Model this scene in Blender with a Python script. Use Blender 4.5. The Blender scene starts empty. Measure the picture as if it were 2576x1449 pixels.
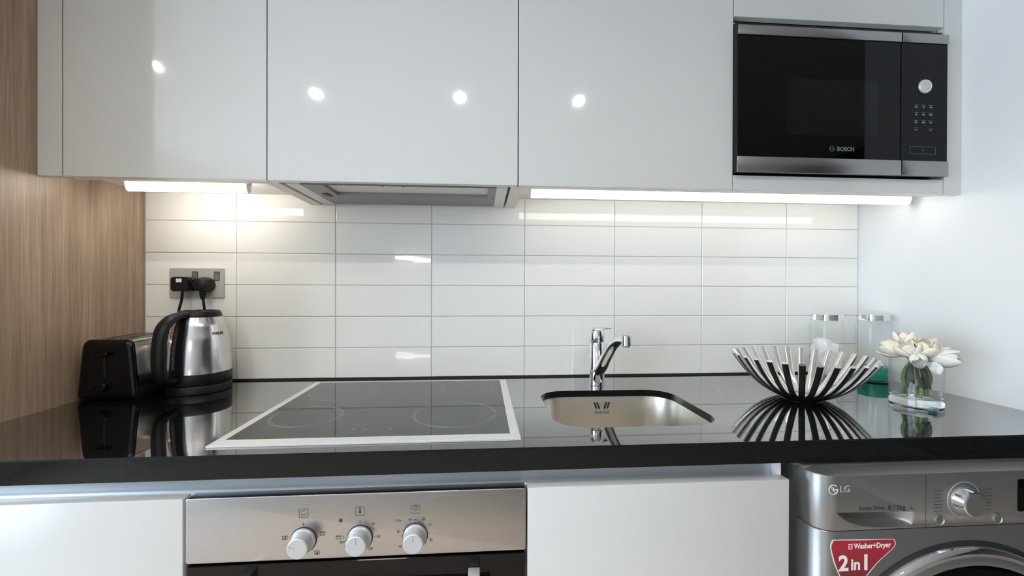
import bpy, bmesh, math, random
from mathutils import Vector, Matrix

# ------------------------------------------------------------------ camera
sc = bpy.context.scene
COL = sc.collection
YAW, PITCH, ROLL, FPX = 0.0733, -0.0033, 0.0030, 1044.47
cam_d = bpy.data.cameras.new('camera')
cam_d.sensor_fit = 'HORIZONTAL'
cam_d.sensor_width = 36.0
cam_d.lens = FPX / 2576.0 * 36.0
cam_d.clip_start = 0.02
cam = bpy.data.objects.new('camera', cam_d)
COL.objects.link(cam)
fw = Vector((math.sin(YAW) * math.cos(PITCH), math.cos(YAW) * math.cos(PITCH), math.sin(PITCH)))
r0 = Vector((math.cos(YAW), -math.sin(YAW), 0))
u0 = r0.cross(fw)
rr = math.cos(ROLL) * r0 + math.sin(ROLL) * u0
uu = -math.sin(ROLL) * r0 + math.cos(ROLL) * u0
cam.matrix_world = Matrix(((rr.x, uu.x, -fw.x, -0.0290), (rr.y, uu.y, -fw.y, -1.3664), (rr.z, uu.z, -fw.z, 0.2989), (0, 0, 0, 1)))
sc.camera = cam

# ------------------------------------------------------------------ world, exposure, light levels
SKY_COL, SKY_STR = (0.66, 0.81, 1.0), 5.6
LED_SHORT, LED_LONG = 11.5, 3.6
SPOT_STR, SPOT_W = 900.0, 75.0      # lens glow, beam
LAMP_STR = 14.0
w = bpy.data.worlds.new('world')
sc.world = w
w.use_nodes = True
bg = w.node_tree.nodes['Background']
bg.inputs[0].default_value = (*SKY_COL, 1)
bg.inputs[1].default_value = SKY_STR
vs = sc.view_settings
vs.view_transform = 'Standard'
vs.look = 'None'
vs.gamma = 1.0
vs.use_curve_mapping = False
vs.exposure = 0.86
try:
    sc.cycles.use_denoising = True
    sc.cycles.max_bounces = 12
    sc.cycles.transparent_max_bounces = 16
    sc.cycles.caustics_reflective = True
    sc.cycles.caustics_refractive = True
    sc.cycles.blur_glossy = 0.5
    sc.cycles.sample_clamp_indirect = 6.0
except Exception:
    pass
# daylight enters through the room's window on the left; a portal guides the sampling
pd = bpy.data.lights.new('window_portal', 'AREA')
pd.shape = 'RECTANGLE'
pd.size, pd.size_y = 1.9, 2.6
pd.cycles.is_portal = True
po = bpy.data.objects.new('window_portal', pd)
po.location = (-2.98, -2.5, 0.35)
po.rotation_euler = (0, math.radians(-90), 0)
COL.objects.link(po)

# ------------------------------------------------------------------ constants measured from the place (metres, worktop top = 0)
XL, XR = -1.0709, 1.2916
FLOOR, CEIL = -0.9, 1.5
YCAB, ZCAB = -0.3109, 0.557
YDOOR = -0.6089
R = math.radians
rnd = random.Random(7)

# ------------------------------------------------------------------ materials
def nodes(name):
    m = bpy.data.materials.new(name)
    m.use_nodes = True
    nt = m.node_tree
    return m, nt, nt.nodes['Principled BSDF'], nt.links

def mat(name, col, rough=0.5, metal=0.0, ior=1.5, coat=0.0, emit=None, es=0.0, aniso=0.0, bump=None, var=None, spec=None, trans=0.0):
    m, nt, b, L = nodes(name)
    b.inputs['Base Color'].default_value = (*col, 1)
    b.inputs['Roughness'].default_value = rough
    b.inputs['Metallic'].default_value = metal
    b.inputs['IOR'].default_value = ior
    b.inputs['Coat Weight'].default_value = coat
    b.inputs['Coat Roughness'].default_value = 0.04
    b.inputs['Anisotropic'].default_value = aniso
    b.inputs['Transmission Weight'].default_value = trans
    if spec is not None:
        b.inputs['Specular IOR Level'].default_value = spec
    if emit:
        b.inputs['Emission Color'].default_value = (*emit, 1)
        b.inputs['Emission Strength'].default_value = es
    tc = nt.nodes.new('ShaderNodeTexCoord')
    if var:      # (scale, amount): faint mottling of the colour
        n = nt.nodes.new('ShaderNodeTexNoise')
        n.inputs['Scale'].default_value = var[0]
        n.inputs['Detail'].default_value = 4
        r = nt.nodes.new('ShaderNodeMapRange')
        r.inputs['To Min'].default_value = 1 - var[1]
        r.inputs['To Max'].default_value = 1 + var[1]
        mx = nt.nodes.new('ShaderNodeMix')
        mx.data_type = 'RGBA'
        mx.blend_type = 'MULTIPLY'
        mx.inputs[0].default_value = 1
        mx.inputs[6].default_value = (*col, 1)
        L.new(tc.outputs['Object'], n.inputs['Vector'])
        L.new(n.outputs['Fac'], r.inputs['Value'])
        L.new(r.outputs[0], mx.inputs[7])
        L.new(mx.outputs[2], b.inputs['Base Color'])
    if bump:     # (scale xyz, strength, distance)
        mp = nt.nodes.new('ShaderNodeMapping')
        mp.inputs['Scale'].default_value = bump[0]
        n = nt.nodes.new('ShaderNodeTexNoise')
        n.inputs['Scale'].default_value = 1.0
        n.inputs['Detail'].default_value = 3
        bp = nt.nodes.new('ShaderNodeBump')
        bp.inputs['Strength'].default_value = bump[1]
        bp.inputs['Distance'].default_value = bump[2]
        L.new(tc.outputs['Object'], mp.inputs['Vector'])
        L.new(mp.outputs[0], n.inputs['Vector'])
        L.new(n.outputs['Fac'], bp.inputs['Height'])
        L.new(bp.outputs[0], b.inputs['Normal'])
    return m

def brushed(name, col, rough, scale):
    """metal with fine brush lines: streak noise drives roughness, colour and relief"""
    m, nt, b, L = nodes(name)
    b.inputs['Metallic'].default_value = 1
    tc = nt.nodes.new('ShaderNodeTexCoord')
    mp = nt.nodes.new('ShaderNodeMapping')
    mp.inputs['Scale'].default_value = scale
    n = nt.nodes.new('ShaderNodeTexNoise')
    n.inputs['Scale'].default_value = 1
    n.inputs['Detail'].default_value = 5
    rg = nt.nodes.new('ShaderNodeMapRange')
    rg.inputs['To Min'].default_value = rough * 0.8
    rg.inputs['To Max'].default_value = rough * 1.2
    cr = nt.nodes.new('ShaderNodeValToRGB')
    cr.color_ramp.elements[0].position = 0.3
    cr.color_ramp.elements[0].color = (*[c * 0.9 for c in col], 1)
    cr.color_ramp.elements[1].position = 0.7
    cr.color_ramp.elements[1].color = (*col, 1)
    bp = nt.nodes.new('ShaderNodeBump')
    bp.inputs['Strength'].default_value = 0.05
    bp.inputs['Distance'].default_value = 0.001
    L.new(tc.outputs['Object'], mp.inputs['Vector'])
    L.new(mp.outputs[0], n.inputs['Vector'])
    L.new(n.outputs['Fac'], rg.inputs['Value'])
    L.new(rg.outputs[0], b.inputs['Roughness'])
    L.new(n.outputs['Fac'], cr.inputs['Fac'])
    L.new(cr.outputs[0], b.inputs['Base Color'])
    L.new(n.outputs['Fac'], bp.inputs['Height'])
    L.new(bp.outputs[0], b.inputs['Normal'])
    return m

def wood(name, c0, c1, c2, rough=0.45):
    m, nt, b, L = nodes(name)
    tc = nt.nodes.new('ShaderNodeTexCoord')
    mp = nt.nodes.new('ShaderNodeMapping')
    mp.inputs['Scale'].default_value = (60, 60, 1.6)
    n = nt.nodes.new('ShaderNodeTexNoise')
    n.inputs['Scale'].default_value = 1
    n.inputs['Detail'].default_value = 6
    n.inputs['Roughness'].default_value = 0.6
    mp2 = nt.nodes.new('ShaderNodeMapping')
    mp2.inputs['Scale'].default_value = (300, 300, 9)
    n2 = nt.nodes.new('ShaderNodeTexNoise')
    n2.inputs['Scale'].default_value = 1
    n2.inputs['Detail'].default_value = 4
    add = nt.nodes.new('ShaderNodeMath')
    add.operation = 'MULTIPLY_ADD'
    add.inputs[1].default_value = 0.45
    sub = nt.nodes.new('ShaderNodeMath')
    sub.operation = 'MULTIPLY'
    sub.inputs[1].default_value = 0.62
    cr = nt.nodes.new('ShaderNodeValToRGB')
    e = cr.color_ramp.elements
    e[0].position = 0.38
    e[0].color = (*c0, 1)
    e[1].position = 0.66
    e[1].color = (*c2, 1)
    k = e.new(0.52)
    k.color = (*c1, 1)
    bp = nt.nodes.new('ShaderNodeBump')
    bp.inputs['Strength'].default_value = 0.12
    bp.inputs['Distance'].default_value = 0.001
    L.new(tc.outputs['Object'], mp.inputs['Vector'])
    L.new(tc.outputs['Object'], mp2.inputs['Vector'])
    L.new(mp.outputs[0], n.inputs['Vector'])
    L.new(mp2.outputs[0], n2.inputs['Vector'])
    L.new(n.outputs['Fac'], sub.inputs[0])
    L.new(n2.outputs['Fac'], add.inputs[0])
    L.new(sub.outputs[0], add.inputs[2])
    L.new(add.outputs[0], cr.inputs['Fac'])
    L.new(cr.outputs[0], b.inputs['Base Color'])
    L.new(add.outputs[0], bp.inputs['Height'])
    L.new(bp.outputs[0], b.inputs['Normal'])
    b.inputs['Roughness'].default_value = rough
    return m

def granite(name):
    """polished black stone: speckled body under a strong fresnel polish"""
    m = bpy.data.materials.new(name)
    m.use_nodes = True
    nt = m.node_tree
    nt.nodes.clear()
    L = nt.links
    out = nt.nodes.new('ShaderNodeOutputMaterial')
    tc = nt.nodes.new('ShaderNodeTexCoord')
    n = nt.nodes.new('ShaderNodeTexNoise')
    n.inputs['Scale'].default_value = 900
    n.inputs['Detail'].default_value = 2
    cr = nt.nodes.new('ShaderNodeValToRGB')
    e = cr.color_ramp.elements
    e[0].position = 0.5
    e[0].color = (0.006, 0.007, 0.007, 1)
    e[1].position = 0.78
    e[1].color = (0.02, 0.0215, 0.02, 1)
    df = nt.nodes.new('ShaderNodeBsdfDiffuse')
    gl = nt.nodes.new('ShaderNodeBsdfGlossy')
    gl.inputs['Roughness'].default_value = 0.03
    fr = nt.nodes.new('ShaderNodeFresnel')
    fr.inputs[0].default_value = 1.08
    mu = nt.nodes.new('ShaderNodeMath')
    mu.operation = 'MULTIPLY'
    mu.inputs[1].default_value = 11.8
    mn = nt.nodes.new('ShaderNodeMath')
    mn.operation = 'MINIMUM'
    mn.inputs[1].default_value = 0.74
    mx = nt.nodes.new('ShaderNodeMixShader')
    L.new(tc.outputs['Object'], n.inputs['Vector'])
    L.new(n.outputs['Fac'], cr.inputs['Fac'])
    L.new(cr.outputs[0], df.inputs[0])
    L.new(fr.outputs[0], mu.inputs[0])
    L.new(mu.outputs[0], mn.inputs[0])
    L.new(mn.outputs[0], mx.inputs[0])
    L.new(df.outputs[0], mx.inputs[1])
    L.new(gl.outputs[0], mx.inputs[2])
    L.new(mx.outputs[0], out.inputs[0])
    return m

def thin_glass(name, tint=(1, 1, 1), ior=1.5, gl=1.0):
    """thin clear wall: transparent with fresnel reflections"""
    m = bpy.data.materials.new(name)
    m.use_nodes = True
    nt = m.node_tree
    nt.nodes.clear()
    out = nt.nodes.new('ShaderNodeOutputMaterial')
    tr = nt.nodes.new('ShaderNodeBsdfTransparent')
    tr.inputs[0].default_value = (*tint, 1)
    g = nt.nodes.new('ShaderNodeBsdfGlossy')
    g.inputs['Roughness'].default_value = 0.02
    fr = nt.nodes.new('ShaderNodeLayerWeight')
    pw = nt.nodes.new('ShaderNodeMath')
    pw.operation = 'POWER'
    pw.inputs[1].default_value = 5.0
    nt.links.new(fr.outputs['Facing'], pw.inputs[0])
    f0 = ((ior - 1) / (ior + 1)) ** 2
    mu = nt.nodes.new('ShaderNodeMath')
    mu.operation = 'MULTIPLY_ADD'
    mu.inputs[1].default_value = (1 - f0) * gl
    mu.inputs[2].default_value = f0 * gl
    mx = nt.nodes.new('ShaderNodeMixShader')
    nt.links.new(pw.outputs[0], mu.inputs[0])
    nt.links.new(mu.outputs[0], mx.inputs[0])
    nt.links.new(tr.outputs[0], mx.inputs[1])
    nt.links.new(g.outputs[0], mx.inputs[2])
    nt.links.new(mx.outputs[0], out.inputs[0])
    return m

def emission(name, col, s):
    return mat(name, (0.9, 0.9, 0.9), 0.4, emit=col, es=s)

def sticker_mat():
    m, nt, b, L = nodes('sticker_red')
    tc = nt.nodes.new('ShaderNodeTexCoord')
    sx = nt.nodes.new('ShaderNodeSeparateXYZ')
    mr = nt.nodes.new('ShaderNodeMapRange')
    mr.inputs['From Min'].default_value = -0.275
    mr.inputs['From Max'].default_value = -0.200
    cr = nt.nodes.new('ShaderNodeValToRGB')
    cr.color_ramp.elements[0].color = (0.06, 0.008, 0.016, 1)
    cr.color_ramp.elements[1].color = (0.36, 0.016, 0.035, 1)
    L.new(tc.outputs['Generated'], sx.inputs[0])
    mr.inputs['From Min'].default_value = 0.0
    mr.inputs['From Max'].default_value = 0.8
    L.new(sx.outputs['Z'], mr.inputs['Value'])
    L.new(mr.outputs[0], cr.inputs[0])
    L.new(cr.outputs[0], b.inputs['Base Color'])
    b.inputs['Roughness'].default_value = 0.3
    return m

M = {}
M['door'] = mat('gloss_door', (0.60, 0.61, 0.60), 0.05, var=(1.5, 0.01))
M['carcass'] = mat('carcass_laminate', (0.80, 0.78, 0.74), 0.4, var=(8, 0.02))
M['tile'] = mat('white_tile', (0.86, 0.855, 0.82), 0.04, bump=((9, 9, 14), 0.08, 0.004))
M['grout'] = mat('grout', (0.52, 0.51, 0.48), 0.9, var=(60, 0.1))
M['paint'] = mat('wall_paint', (0.80, 0.80, 0.79), 0.75, var=(3, 0.015), bump=((70, 70, 70), 0.05, 0.001))
M['ceil'] = mat('ceiling_paint', (0.78, 0.78, 0.77), 0.85, var=(3, 0.01))
M['dim'] = mat('room_paint', (0.68, 0.67, 0.65), 0.8, var=(2, 0.03))
M['floor'] = wood('floor_wood', (0.34, 0.28, 0.225), (0.42, 0.355, 0.295), (0.5, 0.43, 0.365), 0.45)
M['wood'] = wood('veneer', (0.285, 0.192, 0.13), (0.37, 0.26, 0.18), (0.47, 0.345, 0.25), 0.42)
M['walnut'] = wood('walnut_panel', (0.015, 0.01, 0.007), (0.025, 0.018, 0.013), (0.04, 0.028, 0.02), 0.5)
M['satin'] = mat('satin_door', (0.57, 0.58, 0.575), 0.22, var=(1.5, 0.01))
M['granite'] = granite('black_granite')
M['steel'] = brushed('brushed_steel', (0.37, 0.37, 0.37), 0.26, (6, 6, 3200))
M['steel_v'] = brushed('brushed_steel_round', (0.78, 0.77, 0.75), 0.2, (300, 300, 3))
M['sink'] = brushed('sink_steel', (0.76, 0.72, 0.645), 0.36, (20, 20, 2600))
M['frame'] = mat('hob_frame_steel', (0.82, 0.82, 0.81), 0.35, 0.45)
M['alu'] = mat('satin_rail', (0.55, 0.57, 0.59), 0.3, 0.6, bump=((2, 2, 400), 0.03, 0.001))
M['chrome'] = mat('chrome', (0.83, 0.84, 0.86), 0.035, 1.0)
M['bowlmetal'] = mat('polished_bowl', (0.80, 0.79, 0.77), 0.19, 1.0, bump=((45, 45, 45), 0.06, 0.003))
M['black'] = mat('black_plastic', (0.006, 0.006, 0.007), 0.4, var=(80, 0.1), spec=0.35)
M['blackgloss'] = mat('black_gloss_plastic', (0.004, 0.004, 0.005), 0.2, spec=0.3)
M['dark'] = mat('dark_void', (0.012, 0.012, 0.014), 0.7)
M['glassblack'] = mat('black_glass', (0.0010, 0.0013, 0.0018), 0.03, ior=1.30)
M['hobglass'] = mat('hob_glass', (0.008, 0.009, 0.010), 0.04, ior=1.75)
M['mwwin'] = mat('microwave_window', (0.003, 0.004, 0.005), 0.06, ior=1.33)
M['ring'] = mat('hob_print', (0.30, 0.31, 0.31), 0.3)
M['print'] = mat('dark_print', (0.03, 0.03, 0.035), 0.5)
M['printlight'] = mat('light_print', (0.25, 0.27, 0.29), 0.5)
M['printgrey'] = mat('grey_print', (0.10, 0.115, 0.12), 0.5)
M['white'] = mat('white_plastic', (0.80, 0.80, 0.79), 0.35)
M['knob'] = mat('silver_plastic', (0.58, 0.59, 0.60), 0.3, 0.35)
M['knobface'] = mat('silver_plastic_face', (0.46, 0.475, 0.48), 0.42, 0.2)
M['red'] = mat('red_lens', (0.11, 0.008, 0.018), 0.25)
M['hoodgrey'] = mat('hood_grey_paint', (0.26, 0.265, 0.28), 0.4, 0.2)
M['hoodlight'] = mat('hood_pale_frame', (0.80, 0.79, 0.76), 0.4)
M['filter'] = mat('filter_mesh', (0.84, 0.82, 0.76), 0.5, 0.0, bump=((500, 60, 60), 0.4, 0.002))
M['led_short'] = emission('led_tube_short', (1.0, 0.955, 0.87), LED_SHORT)
M['led_long'] = emission('led_tube_long', (1.0, 0.955, 0.87), LED_LONG)
M['spot'] = emission('downlight_lens', (1.0, 0.93, 0.82), SPOT_STR)
M['lamp'] = emission('wall_lamp_glow', (1.0, 0.95, 0.88), LAMP_STR)
M['ledcase'] = mat('led_housing', (0.82, 0.82, 0.80), 0.35)
M['jar'] = thin_glass('jar_glass', (0.985, 0.99, 0.985), 1.45, 0.55)
M['vase'] = thin_glass('vase_glass', (0.985, 0.992, 0.988), 1.5, 0.8)
M['solidglass'] = mat('thick_glass', (1, 1, 1), 0.0, ior=1.45, trans=1.0)
M['pane'] = thin_glass('window_pane', (0.98, 0.99, 0.99), 1.45, 0.6)
M['teal'] = mat('teal_filling', (0.0, 0.25, 0.17), 0.3, var=(30, 0.08))
M['pouch'] = mat('white_pouch', (0.86, 0.85, 0.83), 0.6, bump=((60, 60, 60), 0.5, 0.01))
M['petal'] = mat('cream_petal', (0.86, 0.80, 0.66), 0.5, var=(40, 0.08))
M['petal2'] = mat('white_petal', (0.84, 0.82, 0.76), 0.5, var=(40, 0.06))
M['leaf'] = mat('stem_green', (0.15, 0.20, 0.06), 0.5, var=(60, 0.35))
M['leafdark'] = mat('leaf_dark_green', (0.03, 0.04, 0.02), 0.5, var=(60, 0.3))
M['washer'] = mat('washer_graphite', (0.29, 0.29, 0.285), 0.33, 0.75, var=(400, 0.06))
M['washertop_shaded'] = mat('washer_top_shaded', (0.22, 0.21, 0.205), 0.4, 0.5, var=(400, 0.06))  # shadow under the worktop put into a darker graphite
M['sticker'] = sticker_mat()
M['stickerline'] = mat('sticker_border', (0.78, 0.66, 0.62), 0.4)
M['socket'] = mat('socket_satin', (0.50, 0.50, 0.47), 0.38, 0.25)
M['switch'] = mat('socket_switch', (0.27, 0.265, 0.24), 0.35, 0.3)
M['gauge'] = mat('gauge_grey', (0.10, 0.10, 0.105), 0.2)
M['windowframe'] = mat('window_frame_paint', (0.6, 0.6, 0.6), 0.5)

# ------------------------------------------------------------------ mesh helpers
def root_loc(p):
    while p.parent:
        p = p.parent
    return p.location.copy()

def obj(name, bm, m, parent=None, world=True, smooth=True, sharp=35, recalc=True):
    if recalc:
        bmesh.ops.recalc_face_normals(bm, faces=bm.faces[:])
    if parent is not None and world:
        bmesh.ops.translate(bm, verts=bm.verts[:], vec=-root_loc(parent))
    if smooth:
        for f in bm.faces:
            f.smooth = True
        lim = math.radians(sharp)
        for e in bm.edges:
            e.smooth = len(e.link_faces) == 2 and e.calc_face_angle(0) < lim
    me = bpy.data.meshes.new(name)
    bm.to_mesh(me)
    bm.free()
    me.materials.append(M[m] if isinstance(m, str) else m)
    o = bpy.data.objects.new(name, me)
    COL.objects.link(o)
    if parent is not None:
        o.parent = parent
    return o

def thing(name, label, cat, loc=(0, 0, 0), rz=0.0, group=None):
    o = bpy.data.objects.new(name, None)
    o.empty_display_size = 0.02
    COL.objects.link(o)
    o.location = loc
    o.rotation_euler = (0, 0, rz)
    return tag(o, label, cat, group)

def tag(o, label, cat, group=None):
    o['label'] = label
    o['category'] = cat
    if group:
        o['group'] = group
    return o

def struct(o):
    o['kind'] = 'structure'
    return o

def nb():
    return bmesh.new()

def box(bm, x0, y0, z0, x1, y1, z1, bev=0.0, seg=2):
    r = bmesh.ops.create_cube(bm, size=1)
    vs_ = r['verts']
    for v in vs_:
        v.co = Vector(((x0 + x1) / 2 + v.co.x * (x1 - x0), (y0 + y1) / 2 + v.co.y * (y1 - y0), (z0 + z1) / 2 + v.co.z * (z1 - z0)))
    if bev:
        es = list({e for v in vs_ for e in v.link_edges})
        bmesh.ops.bevel(bm, geom=es, offset=bev, segments=seg, affect='EDGES', profile=0.5)
    return bm

def B(x0, y0, z0, x1, y1, z1, bev=0.0, seg=2):
    return box(nb(), x0, y0, z0, x1, y1, z1, bev, seg)

def loft(bm, loops, cap0=True, cap1=True, closed=True):
    rows = [[bm.verts.new(p) for p in lp] for lp in loops]
    n = len(rows[0])
    for a, b in zip(rows, rows[1:]):
        for i in range(n if closed else n - 1):
            j = (i + 1) % n
            try:
                bm.faces.new((a[i], a[j], b[j], b[i]))
            except ValueError:
                pass
    if cap0:
        bm.faces.new(rows[0])
    if cap1:
        bm.faces.new(rows[-1])
    return rows

def lathe(bm, prof, seg=48, c=(0, 0, 0), axis='z'):
    def pt(r, h, a):
        x, y = r * math.cos(a), r * math.sin(a)
        if axis == 'z':
            return (c[0] + x, c[1] + y, c[2] + h)
        return (c[0] + x, c[1] + h, c[2] + y)     # axis along y
    rows = []
    for r, h in prof:
        if r < 1e-6:
            rows.append([bm.verts.new(pt(0, h, 0))])
        else:
            rows.append([bm.verts.new(pt(r, h, 2 * math.pi * i / seg)) for i in range(seg)])
    for a, b in zip(rows, rows[1:]):
        for i in range(seg):
            j = (i + 1) % seg
            if len(a) == 1 and len(b) == 1:
                continue
            if len(a) == 1:
                bm.faces.new((a[0], b[j], b[i]))
            elif len(b) == 1:
                bm.faces.new((a[i], a[j], b[0]))
            else:
                bm.faces.new((a[i], a[j], b[j], b[i]))
    return bm

def tube(bm, pts, rad, seg=12, flat=1.0, up=(0, 0, 1), cap=True):
    pts = [Vector(p) for p in pts]
    n = len(pts)
    rads = rad if isinstance(rad, (list, tuple)) else [rad] * n
    loops = []
    up = Vector(up)
    for i, p in enumerate(pts):
        t = (pts[min(i + 1, n - 1)] - pts[max(i - 1, 0)]).normalized()
        s = t.cross(up)
        if s.length < 1e-4:
            s = t.cross(Vector((1, 0, 0)))
        s.normalize()
        q = s.cross(t).normalized()
        loops.append([p + s * math.cos(2 * math.pi * k / seg) * rads[i] + q * math.sin(2 * math.pi * k / seg) * rads[i] * flat for k in range(seg)])
    loft(bm, loops, cap, cap)
    return bm

def smooth_path(pts, n=8):
    """Catmull-Rom through the points"""
    P = [Vector(p) for p in pts]
    P = [P[0] * 2 - P[1]] + P + [P[-1] * 2 - P[-2]]
    out = []
    for i in range(1, len(P) - 2):
        a, b, c, d = P[i - 1:i + 3]
        for k in range(n):
            t = k / n
            out.append(0.5 * ((2 * b) + (c - a) * t + (2 * a - 5 * b + 4 * c - d) * t * t + (3 * b - a - 3 * c + d) * t ** 3))
    out.append(P[-2])
    return out

def rrect(x0, y0, x1, y1, r, n=6):
    out = []
    for cx, cy, a0 in ((x1 - r, y1 - r, 0), (x0 + r, y1 - r, 90), (x0 + r, y0 + r, 180), (x1 - r, y0 + r, 270)):
        for k in range(n + 1):
            a = R(a0 + 90 * k / n)
            out.append((cx + r * math.cos(a), cy + r * math.sin(a)))
    return out

def map3(pts, axis, h):
    if axis == 'z':
        return [(a, b, h) for a, b in pts]
    if axis == 'y':
        return [(a, h, b) for a, b in pts]
    return [(h, a, b) for a, b in pts]

def prism(bm, pts, axis, h0, h1):
    loft(bm, [map3(pts, axis, h0), map3(pts, axis, h1)])
    return bm

def plate(bm, pts, axis, h0, h1, bev):
    """prism whose front edge (at h1) is chamfered by an inset towards the centroid"""
    cx = sum(p[0] for p in pts) / len(pts)
    cy = sum(p[1] for p in pts) / len(pts)
    def ins(d):
        o = []
        for a, b in pts:
            l = math.hypot(a - cx, b - cy)
            o.append((a + (cx - a) * d / l, b + (cy - b) * d / l))
        return o
    s = 1 if h1 > h0 else -1
    loft(bm, [map3(pts, axis, h0), map3(pts, axis, h1 - s * bev), map3(ins(bev), axis, h1)])
    return bm

def ring_flat(bm, c, r0_, r1_, seg=64, t=0.0003, a0=0.0, a1=360.0, axis='z'):
    """flat annulus (or arc of one)"""
    full = abs(a1 - a0) >= 359.9
    loops = []
    n = seg if full else seg + 1
    for k in range(n):
        a = R(a0 + (a1 - a0) * k / seg)
        ca, sa = math.cos(a), math.sin(a)
        q = []
        for rr_, h in ((r0_, 0), (r1_, 0), (r1_, t), (r0_, t)):
            if axis == 'z':
                q.append((c[0] + rr_ * ca, c[1] + rr_ * sa, c[2] + h))
            else:
                q.append((c[0] + rr_ * ca, c[1] - h, c[2] + rr_ * sa))
        loops.append(q)
    if full:
        loops.append(loops[0])
    loft(bm, loops, not full, not full)
    if full:
        bmesh.ops.remove_doubles(bm, verts=bm.verts[:], dist=1e-7)
    return bm

def hole_plate(bm, outer, inner, axis, h):
    """flat face between an outer and an inner outline"""
    vo = [bm.verts.new(p) for p in map3(outer, axis, h)]
    vi = [bm.verts.new(p) for p in map3(inner, axis, h)]
    es = []
    for vv in (vo, vi):
        for i in range(len(vv)):
            es.append(bm.edges.new((vv[i], vv[(i + 1) % len(vv)])))
    bmesh.ops.triangle_fill(bm, edges=es, use_beauty=True, use_dissolve=False)
    return vo, vi

def bridge(bm, a, b):
    n = len(a)
    for i in range(n):
        j = (i + 1) % n
        bm.faces.new((a[i], a[j], b[j], b[i]))

def text_bm(s, size, depth=0.0003, align='CENTER', shear=0.0, bold=0.0):
    cu = bpy.data.curves.new('lettering', 'FONT')
    cu.body = s
    cu.size = size
    cu.extrude = depth / 2
    cu.align_x = align
    cu.align_y = 'CENTER'
    cu.shear = shear
    cu.offset = bold
    cu.resolution_u = 3
    o = bpy.data.objects.new('lettering', cu)
    COL.objects.link(o)
    dg = bpy.context.evaluated_depsgraph_get()
    me = bpy.data.meshes.new_from_object(o.evaluated_get(dg))
    bm = nb()
    bm.from_mesh(me)
    bpy.data.objects.remove(o)
    bpy.data.curves.remove(cu)
    bpy.data.meshes.remove(me)
    return bm

def text_front(name, s, size, x, y, z, m, parent, align='CENTER', depth=0.0004, shear=0.0, bold=0.0, sx=1.0):
    """lettering on a face that looks towards -y"""
    bm = text_bm(s, size, depth, align, shear, bold)
    for v in bm.verts:
        v.co = Vector((x + v.co.x * sx, y - v.co.z, z + v.co.y))
    return obj(name, bm, m, parent, smooth=False)

def text_top(name, s, size, x, y, z, m, parent, align='CENTER'):
    bm = text_bm(s, size, 0.0003, align)
    for v in bm.verts:
        v.co = Vector((x + v.co.x, y + v.co.y, z + v.co.z))
    return obj(name, bm, m, parent, smooth=False)

def frame_front(bm, pts_outer, pts_inner, y0, y1):
    """closed frame between two outlines of equal count in the xz plane, y0 (front) .. y1 (back)"""
    lo = [map3(pts_outer, 'y', y0), map3(pts_inner, 'y', y0), map3(pts_inner, 'y', y1), map3(pts_outer, 'y', y1)]
    n = len(pts_outer)
    V = [[bm.verts.new(p) for p in l] for l in lo]
    for a in range(4):
        b = (a + 1) % 4
        bridge(bm, V[a], V[b])
    return bm

# ================================================================== THE SETTING
floor = struct(obj('floor', B(-3.1, -4.7, FLOOR - 0.1, 3.3, 0.12, FLOOR), 'floor'))
ceil_o = struct(obj('ceiling', B(-3.1, -4.7, CEIL, 3.3, 0.12, CEIL + 0.1), 'ceil'))
wall_back = struct(obj('wall_back', B(-3.1, 0.006, FLOOR, 3.3, 0.12, CEIL), 'paint'))
struct(obj('wall_right', B(XR, -0.64, FLOOR, XR + 0.1, 0.006, CEIL), 'paint'))
struct(obj('wall_left', B(XL - 0.045, -0.66, FLOOR, XL, 0.006, CEIL), 'wood'))
struct(obj('wall_rear', B(-3.1, -4.7, FLOOR, 3.3, -4.6, CEIL), 'dim'))
struct(obj('wall_far_right', B(3.2, -4.6, FLOOR, 3.3, 0.0, CEIL), 'walnut'))
# wall with the room's window
bm = nb()
wy0, wy1, wz0, wz1 = -3.8, -1.2, -0.6, 1.3
box(bm, -3.1, -4.6, FLOOR, -3.0, wy0, CEIL)
box(bm, -3.1, wy1, FLOOR, -3.0, 0.0, CEIL)
box(bm, -3.1, wy0, FLOOR, -3.0, wy1, wz0)
box(bm, -3.1, wy0, wz1, -3.0, wy1, CEIL)
struct(obj('wall_far_left', bm, 'dim'))
win = bpy.data.objects.new('window_1', None)
COL.objects.link(win)
win.location = (-3.05, -2.5, wz0)
struct(win)
bm = nb()
for a in (wy0, -2.53, wy1 - 0.06):
    box(bm, -3.08, a, wz0, -3.02, a + 0.06, wz1)
for a in (wz0, wz1 - 0.06):
    box(bm, -3.08, wy0, a, -3.02, wy1, a + 0.06)
obj('window_frame', bm, 'windowframe', win)
for a, b in ((wy0 + 0.06, -2.53), (-2.47, wy1 - 0.06)):
    obj('pane', B(-3.052, a, wz0 + 0.06, -3.048, b, wz1 - 0.06), 'pane', win)

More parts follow.
